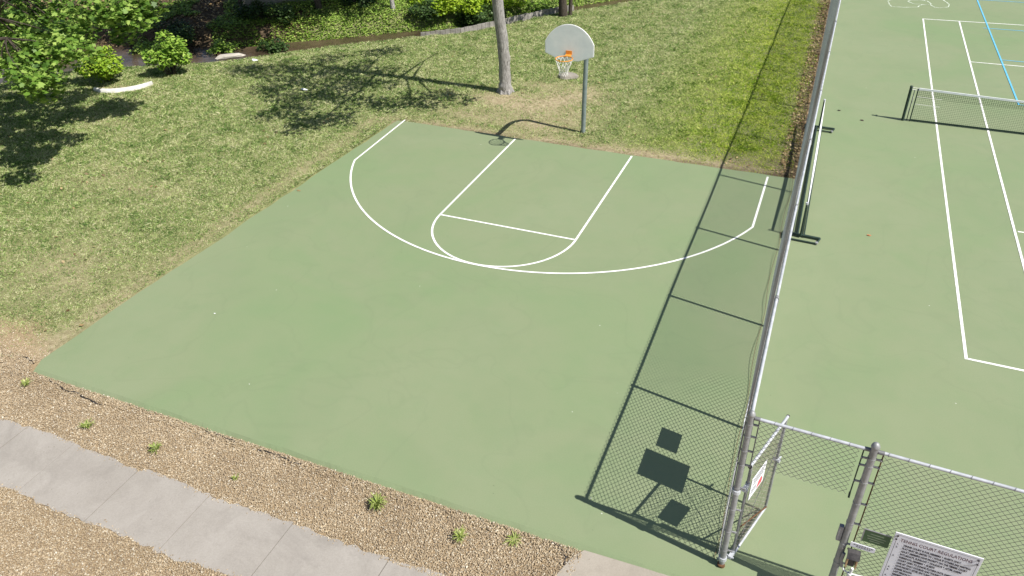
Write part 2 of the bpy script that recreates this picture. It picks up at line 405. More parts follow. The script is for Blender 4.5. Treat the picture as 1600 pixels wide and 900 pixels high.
def build_ground():
    def axis(a, b, st, far):
        m = np.arange(a, b+1e-6, st); e = []; s = st*2; q = b
        while q < far: q += s; s *= 1.5; e.append(q)
        e2 = []; s = st*2; q = a
        while q > -far: q -= s; s *= 1.5; e2.append(q)
        return np.concatenate([e2[::-1], m, e])
    xs = axis(-32, 15, .2, 900); ys = axis(-18, 30, .2, 900)
    X, Y = np.meshgrid(xs, ys); Z = terrain(X, Y)
    inside = (X > -6.7) & (X < 40) & (Y < 1.0) & (Y > -12.6)
    Z = np.where((X > -6.3) & (X < 40) & (Y < .7) & (Y > -12.25), -.09, Z)
    Z = np.where((X > 6.5) & (X < 40) & (Y > -12.2) & (Y < 30), -.09, Z)
    Z = np.where((Y < -12.2) & (X > -12) & (X < 12), -.055, Z)
    n, k = X.shape
    V = np.stack([X.ravel(), Y.ravel(), Z.ravel()], 1)
    I = np.arange(n*k).reshape(n, k)
    F = np.stack([I[:-1, :-1], I[:-1, 1:], I[1:, 1:], I[1:, :-1]], -1).reshape(-1, 4)
    o = npmesh("ground", V, F, MAT['ground'], smooth=True)
    d = sdist(X, Y); f = -d-creekw(X)
    nz = fbm(X*.8, Y*.8, 3)
    grav = 1/(1+np.exp(-(( -12.25-.28*np.clip(-X-6.6, 0, 3)+1.15*np.clip(-X-6.4, 0, 1.2)*(X > -9) - Y) + (nz-.5)*.5)*9))
    bank = np.clip((-d+.0)*3, 0, 1)
    dry = bare(X, Y)
    fs = np.exp(-(np.clip(fb(Y, 0)-.05-X, 0, 9)/.42)**2)*(Y > .9)*(X < fx(Y)+.1)*(.45+.9*fbm(X*1.6, Y*1.6, 14))
    fs = fs+.75*np.exp(-(((X-5.2)/1.1)**2+((Y-2.0)/1.2)**2))*fbm(X*1.4, Y*1.4, 15)+.8*np.exp(-((Y-.93)/.16)**2)*(X > -6.2)*(X < 6.4)*fbm(X*.9, Y, 16)*1.3
    green = np.clip((X+15.2)*1.2, 0, 1)*(d < -1.2)*(X < -3)*np.clip(.35+1.2*fbm(X*.8, Y*.8, 18), 0, .9)     # grassy part of the far bank
    bank = np.clip(bank*(1-green)+np.clip(fs, 0, 1), 0, 1)
    c = np.stack([grav.ravel(), bank.ravel(), dry.ravel(), np.ones(n*k)], 1).astype(np.float32)
    a = o.data.color_attributes.new("zone", 'FLOAT_COLOR', 'POINT'); a.data.foreach_set('color', c.ravel())
    structure(o)
def bare(x, y):
    """0..1 how bare/dry the turf is: round the tree and the goal post, along the courts and the fence"""
    g = lambda cx, cy, rx, ry: np.exp(-(((x-cx)/rx)**2+((y-cy)/ry)**2))
    b = 1.0*g(-2.6, 3.6, 2.2, .9) + .7*g(-1.0, 2.2, 1.3, .9) + .6*g(-3.6, 2.0, 2.2, .7) + .8*g(-1.6, 5.2, 1.8, 1.0) + .55*g(1.6, 1.2, 1.8, .45)
    b = b + .75*np.exp(-((y-.95)/.35)**2)*(x > -6.6)*(x < 6.4)
    b = b + .9*np.exp(-np.clip((fb(y, 0)-.05-x), 0, 9)**2/.22)*(y > .5)
    b = b + .6*np.exp(-((x+6.75)/.3)**2)*(y < 1)
    b = b + .8*np.exp(-((y+12.0)/.55)**2)*(x < -6.5) + .55*g(-9, -9.5, 2.0, 1.4) + .4*g(-11, -5.5, 2.2, 1.0) + .35*g(-15.5, -2.2, 2, .8)
    b = b + .8*g(-17.2, .3, .9, .35) + .5*g(4.9, 1.5, 1.2, .6)
    n = fbm(x*1.1, y*1.1, 21, 4)
    return np.clip(b*(.55+.9*n) + .6*np.clip(n-.62, 0, 1), 0, 1)
build_ground()

# creek
def build_creek():
    L = []; R = []
    P = []
    for a, b in zip(CR[:-1], CR[1:]):
        for t in np.linspace(0, 1, 6)[:-1]: P.append(a+(b-a)*t)
    P = np.array(P); T = np.gradient(P, axis=0); T /= np.linalg.norm(T, axis=1)[:, None]; N = np.stack([-T[:, 1], T[:, 0]], 1)
    m = MB()
    for p, n in zip(P, N):
        ww = float(creekw(p[0]))+.55
        m.v.append((*(p-n*.0), -.40)); m.v.append((*(p+n*ww), -.40))
    for i in range(len(P)-1): m.f.append([2*i, 2*i+2, 2*i+3, 2*i+1])
    structure(m.obj("creek_water", MAT['water']))
build_creek()

# ------------------------------------------------------------------ courts, lines, walk
def court_slab():
    out = []
    xs = np.arange(-6.4, fx(-12)+.01, .12)
    front = [(float(x), -12.34+.05*float(fbm(np.array([x*1.7]), np.array([.3]), 5)[0]-.5)+.10*max(0, float(vnoise(np.array([x*2.6]), np.array([7.7]), 9)[0])-.80)) for x in xs]
    ys = np.arange(-12.2, .8, .25)
    right = [(fx(float(y))-.06, float(y)) for y in ys] + [(fx(.83)-.06, .83)]
    bxs = np.arange(6.2, -5.75, -.25)
    back = [(float(x), .86+.018*(x < 0)*-x+.05*float(vnoise(np.array([x*3.1]), np.array([2.2]), 4)[0]-.5)) for x in bxs]
    lys = np.arange(.9, -12.2, -.25)
    left = [(-5.95-.045*(.9-float(y))+.07*float(vnoise(np.array([float(y)*2.3]), np.array([5.1]), 8)[0]-.5), float(y)) for y in lys]
    top = front+right+back+left
    m = MB(); k = len(top); m.v += [(x, y, 0) for x, y in top]; m.f.append(list(range(k)))
    c = Vector((0, -5.8))
    rim = []
    for i, (x, y) in enumerate(top):
        j = .085 if i < len(front) else .025
        nx, ny = (0, -1) if i < len(front) else ((1, 0) if i < len(front)+len(right) else ((0, 1) if i < len(front)+len(right)+len(back) else (-1, 0)))
        if len(front) <= i < len(front)+len(right): j = 0.0
        wob = .7+.9*float(vnoise(np.array([x*1.4]), np.array([y*1.4]), 12)[0])+.25*float(vnoise(np.array([x*6.0]), np.array([y*6.0]), 13)[0])
        rim.append((x+nx*j*wob, y+ny*j*wob, -.075))
    m.v += rim
    for i in range(k):
        q = (i+1) % k; m.f.append([i, k+i, k+q, q])
    structure(m.obj("basketball_court", MAT['court']))
court_slab()
def tennis_slab():
    m = MB()
    pts = [(fx(-12.36)-.06, -12.36), (32, -13.2), (32, 34)] + [(fx(y)-.06, y) for y in np.arange(34, -12.4, -1.0)]
    pts = [(p[0], p[1]) for p in pts]
    m.prism(pts, lambda a, b, t: (a, b, -.075+t), .0752)
    structure(m.obj("tennis_court", MAT['court']))
tennis_slab()

def lines():
    W = .052; z = .0045
    m = MB()
    m.line((-1.805, .80), (-1.805, -4.17), W, z, 0); m.line((1.805, .80), (1.805, -4.17), W, z, 0)
    m.line((-1.78, -4.17), (1.78, -4.17), W, z)
    m.strip([(1.805*math.cos(a), -4.17+1.805*math.sin(a)) for a in np.linspace(-math.pi, 0, 61)], W, z)
    structure(m.obj("free_throw_lane_lines", MAT['line']))
    m = MB(); R = 5.995
    a0 = math.asin(2.13/R)
    arc = [(R*math.cos(a), R*math.sin(a)) for a in np.linspace(-math.pi+a0, -a0, 90)]
    m.strip([(-5.70, 1.02), *arc, (5.58, .74)], W, z+.004)
    structure(m.obj("three_point_line", MAT['line']))
    m = MB(); z = .0045
    m.line((10.04, -5.74), (9.625, 17.95), .055, z, .03)
    m.line((9.66, 17.95), (24.0, 18.75), .055, z); m.line((10.075, -5.745), (26, -5.95), .055, z)
    m.line((11.45, -5.75), (10.985, 17.98), .055, z+.004, -.03)
    m.line((11.12, 12.61), (24, 12.75), .05, z); m.line((11.41, -.22), (24, -.4), .05, z)
    m.line((15.6, -.25), (15.3, 12.6), .05, z+.004); m.line((19.7, -5.85), (19.4, 18.4), .055, z+.004)
    structure(m.obj("tennis_court_lines", MAT['line']))
    m = MB(); z = .0125
    m.line((11.88, 21.85), (12.26, 8.57), .052, z, .02)
    for a, b in (((11.9, 21.87), (18, 22.1)), ((11.83, 17.25), (18, 17.35)), ((12.17, 13.17), (18, 13.0)), ((12.28, 8.57), (18, 8.3))): m.line(a, b, .045, z-.004)
    structure(m.obj("pickleball_court_lines", MAT['blue']))
    m = MB()
    for P in ([(8.9, 21.3), (8.45, 20.95), (8.21, 20.5), (8.28, 20.0), (8.38, 19.6), (8.9, 19.62), (9.42, 19.82), (9.52, 20.1), (9.61, 20.3), (9.9, 20.36)],
              [(9.9, 20.36), (9.3, 20.32), (9.05, 20.7), (9.15, 21.0), (9.5, 21.1), (9.85, 21.0), (9.98, 20.6), (9.95, 20.35), (10.1, 20.0), (10.35, 20.0), (10.65, 20.2)],
              [(10.65, 20.2), (10.72, 20.7), (10.62, 21.0), (10.5, 21.4), (10.1, 21.7), (9.7, 21.5), (9.72, 21.0)]):
        Q = []
        for a, b in zip(P[:-1], P[1:]):
            for t in np.linspace(0, 1, 5)[:-1]: Q.append((a[0]+(b[0]-a[0])*t+random.uniform(-.015, .015), a[1]+(b[1]-a[1])*t+random.uniform(-.015, .015)))
        m.strip(Q+[P[-1]], [random.uniform(.02, .05) for _ in range(len(Q)+1)], .004)
    structure(m.obj("chalk_scribble", MAT['chalk']))
lines()

def walk_edge(x, side):
    x = np.asarray(x, float)
    e = .20*(fbm(x*1.1, x*0+side*3.3, 31, 3)-.5)+.12*(fbm(x*7, x*0+side*1.7, 33, 2)-.5)
    return (-13.56 if side > 0 else -14.70)+e
def sidewalk():
    m = MB(); js = [-9.8, -8.25, -6.7, -5.2, -4.08, -2.58, -1.11, .46, 2.155, 3.75, 5.4]
    for a, b in zip(js[:-1], js[1:]):
        xs = np.linspace(a+.007, b-.007, 40)
        top = [(float(x), float(y)) for x, y in zip(xs, walk_edge(xs, 1))]; bot = [(float(x), float(y)) for x, y in zip(xs, walk_edge(xs, -1))][::-1]
        dz = random.uniform(-.003, .003)
        m.prism((top+bot)[::-1], lambda a_, b_, t: (a_, b_, -.12+t), .085+dz)
    m.box((-2, -14.13, -.062), (16, .8, .02))
    structure(m.obj("sidewalk", MAT['walk']))
    m = MB(); out = [(4.73, -12.40), (4.62, -12.55), (4.55, -12.75), (4.49, -12.95), (4.30, -13.25), (3.9, -13.27), (3.9, -16), (11, -16), (11, -12.42), (6.8, -12.36), (5.9, -12.37)]
    m.prism(out, lambda a, b, t: (a, b, -.10+t), .075)
    structure(m.obj("concrete_apron", MAT['pad'], bevel=.006))
sidewalk()

# ------------------------------------------------------------------ gravel and grass
def build_gravel():
    N = 420000
    x = rng.uniform(-10.5, 5.2, N); y = rng.uniform(-16.6, -11.2, N)
    nz = fbm(x*2.2, y*2.2, 31, 3)-.5
    stray = np.abs(rng.normal(0, .045, N))*(rng.uniform(0, 1, N) < .35)
    up = (y < -12.34) & (y > walk_edge(x, 1)-stray) & (x < 4.72)
    mid = (x > 2.0) & (x < 4.5-(-12.93-y)*.65) & (y < -12.9) & (y > -13.62)
    lf = (x < -6.43) & (y > -13.5) & (y < -12.2+1.0*np.clip(-x-6.5, 0, 1.0)+nz*.9)
    lo = (y < walk_edge(x, -1)+stray)
    k = up | mid | lf | lo
    k &= ~((y > -12.42) & (x > -6.5) & (x < 6.6)) & ~((x > 4.5) & (y < -12.9))
    k &= ~(lf & ~up & (rng.uniform(0, 1, N) < np.clip((y+12.0)*1.2+.2, 0, .9)))
    k &= ~((y < -14) & (x > 1.6)) & ~(x < -9.2)
    x = x[k]; y = y[k]; n = len(x)
    r = rng.gamma(5, .0012, n)+.003; r = np.clip(r, .0045, .019)
    z = np.full(n, -.048)+rng.uniform(0, .022, n)
    z = np.where((y < -12.36) & (y > -12.6), z+.012, z)
    O = np.array([(1, 0, 0), (0, 1, 0), (-1, 0, 0), (0, -1, 0), (.55, .55, .75), (-.55, .5, .8), (-.5, -.6, .75), (.6, -.5, .8), (0, 0, -.7)], float)
    F0 = np.array([(0, 1, 4, 4), (1, 2, 5, 5), (2, 3, 6, 6), (3, 0, 7, 7), (4, 5, 6, 7), (0, 4, 7, 7), (1, 5, 4, 4), (2, 6, 5, 5), (3, 7, 6, 6)])
    F0 = np.array([(0, 1, 4), (1, 5, 4), (1, 2, 5), (2, 6, 5), (2, 3, 6), (3, 7, 6), (3, 0, 7), (0, 4, 7), (4, 5, 6), (4, 6, 7)])
    j = 1+rng.uniform(-.22, .22, (n, 9, 3)); P = O[None]*j
    P[:, :, 0] *= (r*rng.uniform(.8, 1.35, n))[:, None]; P[:, :, 1] *= (r*rng.uniform(.7, 1.1, n))[:, None]; P[:, :, 2] *= (r*rng.uniform(.5, .85, n))[:, None]
    a = rng.uniform(0, 6.28, n); c, s = np.cos(a)[:, None], np.sin(a)[:, None]
    tx = rng.normal(0, .35, n)[:, None]
    X = P[:, :, 0]*c-P[:, :, 1]*s; Y = P[:, :, 0]*s+P[:, :, 1]*c; Zz = P[:, :, 2]+X*tx
    V = np.stack([X+x[:, None], Y+y[:, None], Zz+z[:, None]], -1).reshape(-1, 3)
    F = (F0[None]+(np.arange(n)*9)[:, None, None]).reshape(-1, 3)
    stuff(npmesh("gravel", V, F, MAT['gravel']), "loose tan pea gravel along the front of the green court and beside the sidewalk", "gravel")
build_gravel()

def build_grass():
    N = 2300000
    x = rng.uniform(-25, 6.35, N); y = rng.uniform(-12.6, 24, N)
    d = sdist(x, y)
    cd_ = np.hypot(np.hypot(x-CAM.x, y-CAM.y), 9.5)
    k = (d > -.25) & ~((x > -6.06-.045*(.9-y)) & (y < .92))
    k &= (x < fb(y, 0)-.1)
    k &= rng.uniform(0, 1, N) < np.clip((19/cd_)**1.3, 0, 1)
    b = bare(x, y)
    cl = fbm(x*3.2, y*3.2, 51, 3)
    k &= rng.uniform(0, 1, N) > np.clip(b*.85+(.45-cl)*1.0, 0, .88)
    k &= ~((y < -11.4) & (rng.uniform(0, 1, N) < np.clip((-11.3-y)*.9+.3*(fbm(x*2, y*2, 5)-.4), 0, .98)))
    # keep inside a wedge a little wider than the view
    k &= (x > -6.4-(y+12.4)*1.55-7.5) | (y > 0)
    x, y, cd_, b = x[k], y[k], cd_[k], b[k]; n = len(x)
    z = terrain(x, y)
    sc = (cd_/22)
    tuft = np.clip((fbm(x*2.6, y*2.6, 91, 2)-.56)*6, 0, 1)
    h = rng.uniform(.018, .048, n)*(1+.6*tuft)*(.85+.3*fbm(x*1.5, y*1.5, 77))*np.clip(sc, .8, 1.25)*(1-.4*b)
    wd = rng.uniform(.004, .0085, n)*np.clip(sc, .8, 1.35)
    a = rng.uniform(0, 6.28, n); ln = rng.uniform(.6, 1.9, n)*h*1.1; la = rng.uniform(0, 6.28, n)
    dx, dy = np.cos(a)*wd, np.sin(a)*wd; lx, ly = np.cos(la)*ln, np.sin(la)*ln
    p0 = np.stack([x-dx, y-dy, z-.005], 1); p1 = np.stack([x+dx, y+dy, z-.005], 1)
    p2 = np.stack([x+lx*.45+dx*.7, y+ly*.45+dy*.7, z+h*.65], 1); p3 = np.stack([x+lx, y+ly, z+h], 1)
    V = np.stack([p0, p1, p2, p3], 1).reshape(-1, 3); F = np.arange(n*4).reshape(n, 4)
    stuff(npmesh("lawn_grass", V, F, MAT['grass']), "short mown patchy lawn grass round the court", "grass")
    print("grass blades", n)
build_grass()

# ------------------------------------------------------------------ leaves
DIA = np.array([(0, 0, 0), (.34, .42, .05), (0, 1, 0), (-.34, .42, .05)])
LOBE = np.array([(0, 0, 0), (.45, .12, .04), (.30, .42, .05), (.52, .72, .06), (.20, .70, .02), (0, 1.05, -.04), (-.20, .70, .02), (-.52, .72, .06), (-.30, .42, .05), (-.45, .12, .04)])
def leaves(P, size, shape=DIA, up=.7, out=None, jitter=.35):
    """one flat leaf at each point; normals lean upwards (and outwards)"""
    n = len(P); k = len(shape)
    nrm = rng.normal(size=(n, 3)); nrm[:, 2] = np.abs(nrm[:, 2])+up
    if out is not None: nrm = nrm+out
    nrm /= np.linalg.norm(nrm, axis=1)[:, None]
    t = rng.normal(size=(n, 3)); t[:, 2] -= .5
    t -= nrm*(t*nrm).sum(1)[:, None]; t /= np.linalg.norm(t, axis=1)[:, None]
    b = np.cross(nrm, t); s = size*(1+rng.uniform(-jitter, jitter, n))
    V = P[:, None]+s[:, None, None]*(b[:, None]*shape[None, :, :1]+(t[:, None]*(shape[None, :, 1:2]-.5))+nrm[:, None]*shape[None, :, 2:3])
    return V.reshape(-1, 3), np.arange(n*k).reshape(n, k)
def clump_points(clumps, per, flat=.75):
    Q = []
    for x, y, z, r in clumps:
        m = int(per*(r/.5)**2); d = rng.normal(size=(m, 3)); d /= np.linalg.norm(d, axis=1)[:, None]
        Q.append(np.array([x, y, z])+d*(rng.uniform(.15, 1, m)**.55)[:, None]*r*np.array([1.1, 1.1, flat]))
    return np.concatenate(Q)

MAIN = []; MAPLE = []; BANK = []
MAIN=[(-5.4,2.1,11.1,0.45),(-2.8,1.8,13.5,0.45),(-2.5,2.2,13.2,0.45),(-6.1,2.9,8,0.45),(-5.2,2.7,8.4,0.45),(-5.8,1.9,8.5,0.45),(-4.2,1.6,9.8,0.45),(-5,1.8,8,0.45),(-5.2,0.8,8.6,0.45),(-2.5,0.4,11.5,0.45),(-6.8,1.6,5.4,0.45),(-4.6,0.4,9.1,0.45),(-5.6,3.1,6.9,0.45),(-3.1,3,9.8,0.45),(-3.5,3.5,8.7,0.45),(-6.1,4,4.9,0.45),(-1.3,3.3,10.4,0.45),(-3.5,3.7,7,0.45),(-2.5,4,7.8,0.45),(-3.2,2.6,9.4,0.45),(-5.4,2.9,5.8,0.45),(-3.5,3.1,8,0.45),(-4.1,1.8,8.3,0.45),(-1.7,1.3,10.7,0.45),(-1.2,1.6,11,0.45),(-1.1,1.7,10.3,0.45),(-3.3,2.5,7.3,0.45),(-3,2.7,7.5,0.45),(-2,2.5,8,0.45),(-1.8,2.7,7.8,0.45),(-5.7,1.4,5.2,0.45),(-5.7,1.6,4.5,0.45),(-3.8,0.9,7.1,0.45),(-3.7,0.9,6.5,0.45),(-4.8,2,5.3,0.45),(-2.6,1.1,6.9,0.45),(-4,1.4,4.7,0.45),(-6.1,0.5,6.1,0.45),(-5.6,0.9,6,0.45),(-2,0.4,9.9,0.45),(-4.5,-0,7.3,0.45),(-2.9,-0.3,8.5,0.45),(-3.4,-1.1,8.6,0.45),(-6,-0.9,5.3,0.45),(-5.7,-0.2,5,0.45),(-4.4,-0.9,5.9,0.45),(-4.6,-0.6,5.3,0.45),(-4.3,-0.7,5.1,0.45),(-3.7,-1.7,6.4,0.45),(-4.8,-1.1,4.9,0.45),(-4.6,-0.8,4.8,0.45),(-3.5,-0.5,5.7,0.45),(-2.8,-0.6,6.2,0.45),(-1.8,-0.2,7.8,0.45),(-2.7,1.3,5.7,0.45),(-2.1,1,6,0.45),(-1.2,1.5,6.7,0.45),(-2.1,1.8,5,0.45),(-1.6,1.8,5.1,0.45),(-1.4,2.1,6.5,0.45),(-2.1,2.8,4.7,0.45),(-1,2.6,5.8,0.45),(-1,2.6,4.9,0.45),(-3.7,4.1,10.2,0.45),(-3.9,4.5,9.7,0.45),(-0.8,3.3,13.8,0.45),(-2.7,5.1,9.9,0.45),(-4.9,5.9,6.7,0.45),(-1.5,5.6,10.6,0.45),(-3.5,6.2,8,0.45),(-3.1,4.2,8.8,0.45),(-2.1,1,15.7,0.45),(-1.8,0.8,15.4,0.45),(-6,2.1,9.8,0.45),(-3.6,1.5,12.3,0.45),(-4.9,3,8.8,0.45)]
MAPLE=[(-16.3,-3.2,3.7,0.5),(-18.3,-1.1,3,0.5),(-16.6,-1.8,3.3,0.5),(-18.7,0.5,2.6,0.5),(-13.9,-2.6,3.7,0.5),(-13.2,-2.5,3.7,0.5),(-13.1,-1.9,3.7,0.5),(-12.7,-1.7,3.7,0.5),(-13.8,-5,3.9,0.5),(-18.9,-0.8,2.3,0.5),(-15.2,-2.9,3.2,0.5),(-17.7,-0.3,2.2,0.5),(-15.7,-3.9,3,0.5),(-13.5,-4.9,3.5,0.5),(-12.2,-5.3,3.6,0.5),(-14.7,-2.8,2.6,0.5),(-12.5,-4.3,3.1,0.5),(-16.6,-3.7,2.4,0.5),(-13.2,-6.1,3.2,0.5),(-12.3,-5.9,3.1,0.5),(-11.5,-6.8,3.3,0.5),(-13.2,-5.3,2.3,0.5),(-12.4,-5.8,3.3,0.5),(-15.7,-0.9,2.8,0.5),(-13.4,-2,3.2,0.5),(-14,-1.4,2.7,0.5),(-12.6,-2,3.4,0.5),(-12.6,-1.5,3.6,0.5),(-12.9,-2.6,3.7,0.5),(-19.9,-0.5,2.4,0.5),(-16.8,-2.1,3.1,0.5),(-16.5,-1.6,3,0.5),(-15.3,-1.9,3.1,0.5),(-18.1,-1.8,2.4,0.5),(-16.4,-2.4,2.7,0.5),(-13,-4.3,3.5,0.5),(-14.6,-3.2,2.5,0.5),(-13.8,-4.4,2.9,0.5),(-13,-5.5,3.5,0.5),(-12.8,-5.4,2.7,0.5),(-15.9,-1.5,2.4,0.5),(-19.6,-1.4,2.2,0.5),(-14.5,-4.9,4,0.5),(-18.3,-4.9,2.8,0.6),(-18.6,-6.8,9.4,0.6),(-18.2,-1.6,6.6,0.6),(-18.7,-10,6.6,0.6),(-19.9,-3.3,9.1,0.6),(-22.9,-4.9,6.4,0.6),(-11.9,-4.6,5.7,0.6),(-16.1,-5.4,2.8,0.6),(-15.1,-3,8.6,0.6),(-20.9,-3.1,4.2,0.6),(-21.7,-2.1,6.7,0.6),(-16.8,-8,3.7,0.6),(-19.2,-10.2,5.3,0.6),(-14,-3.6,8.4,0.6),(-17.6,-9.5,4.2,0.6),(-16.3,-4.3,9.2,0.6),(-20.1,-1.8,4.8,0.6),(-22,-7.6,5,0.6),(-21.2,-2.9,8,0.6),(-15.8,-9.1,4.4,0.6),(-21.9,-3.2,7.3,0.6),(-18.4,-4.8,3.7,0.6),(-15.9,-10.6,5.8,0.6),(-14.5,-7.5,3.5,0.6),(-20.7,-2.8,5.2,0.6),(-18.4,-9.9,7.9,0.6),(-13.1,-8.5,6.5,0.6),(-14.8,-8.6,7.3,0.6),(-17.9,-6.8,9.7,0.6),(-14.4,-7.8,3.5,0.6),(-13.3,-7.2,6.5,0.6),(-18.7,-8.8,5.3,0.6),(-12.8,-5.6,6.2,0.6),(-17.6,-1.5,8.3,0.6),(-12.3,-8.1,6.3,0.6),(-15.4,-7,3.9,0.6),(-20.2,-5.6,8.5,0.6),(-18.6,-2.3,4.9,0.6),(-19,-8.2,4.6,0.6),(-16.7,-5.1,3.7,0.6),(-16.3,-4.7,9.1,0.6),(-20.6,-3.2,5.3,0.6),(-15,-2.2,5.9,0.6),(-16.8,-10.5,5.1,0.6),(-17.3,-1.7,7.4,0.6),(-14.2,-3.6,8.5,0.6),(-16.8,-5.5,3.7,0.6),(-17.4,-9.6,7.2,0.6),(-17.4,-4.8,3.2,0.6),(-14.2,-3.6,8.5,0.6),(-11.7,-4.4,7.6,0.6),(-19.4,-8.4,7.6,0.6),(-19.3,-2.4,4,0.6),(-19.6,-7.3,8.4,0.6),(-20.4,-2.9,8.2,0.6),(-16.6,-8.8,4.4,0.6),(-15.7,-3,8.8,0.6),(-16.7,-6.8,9.7,0.6),(-20.1,-3.7,8,0.6),(-18.7,-9.2,8.7,0.6),(-15.8,-8.3,3.4,0.6),(-16.2,-6.5,9.6,0.6),(-20.6,-3,8,0.6),(-12.2,-6.4,7.3,0.6),(-22.6,-5.6,7.7,0.6),(-21.5,-7.8,5.9,0.6),(-18.2,-2.9,8.8,0.6),(-11.6,-4.8,7.1,0.6),(-22.1,-4,6.8,0.6),(-17.1,-7.2,3.4,0.6),(-16.7,-6.5,9.5,0.6),(-17.6,-10.7,7.3,0.6),(-12.6,-7.7,7.8,0.6),(-15.5,-5.5,3.9,0.6),(-18.7,-9.8,7.3,0.6),(-22.7,-4.3,6,0.6),(-21,-6.9,5.1,0.6),(-21.2,-9.3,6.1,0.6),(-16.8,-9.7,5.3,0.6),(-16.5,-9.4,5.8,0.6),(-19.3,-7.2,4.1,0.6),(-21.3,-8.4,6.4,0.6),(-15.2,-6.2,8.8,0.6),(-13.1,-5.7,8.4,0.6),(-23.1,-5.7,5.9,0.6),(-18.9,-6.5,8.6,0.6),(-13.2,-3.6,7.7,0.6),(-20.7,-2.9,4.9,0.6),(-17.6,-1.2,8.4,0.6),(-14.8,-5.5,8.6,0.6),(-17.7,-2.1,8.3,0.6),(-16.9,-2,9,0.6),(-14.1,-3.2,8.5,0.6),(-21.4,-3.7,8.2,0.6),(-23.1,-5.1,6.8,0.6),(-16.1,-6.1,9.2,0.6),(-12.1,-8.1,6.2,0.6),(-16.5,-7.4,9.3,0.6),(-15.3,-2.9,8.5,0.6),(-19.5,-9.7,7.5,0.6),(-15,-3.2,9.2,0.6),(-21.2,-9,5,0.6),(-21.7,-6.6,4.5,0.6),(-19.8,-5,9.4,0.6),(-21.8,-3.1,6.2,0.6),(-17.2,-7.1,4,0.6),(-19.2,-1.8,6.2,0.6),(-17.6,-6.9,9.1,0.6),(-18.8,-1.5,6.7,0.6),(-21.8,-3.3,6.3,0.6)]
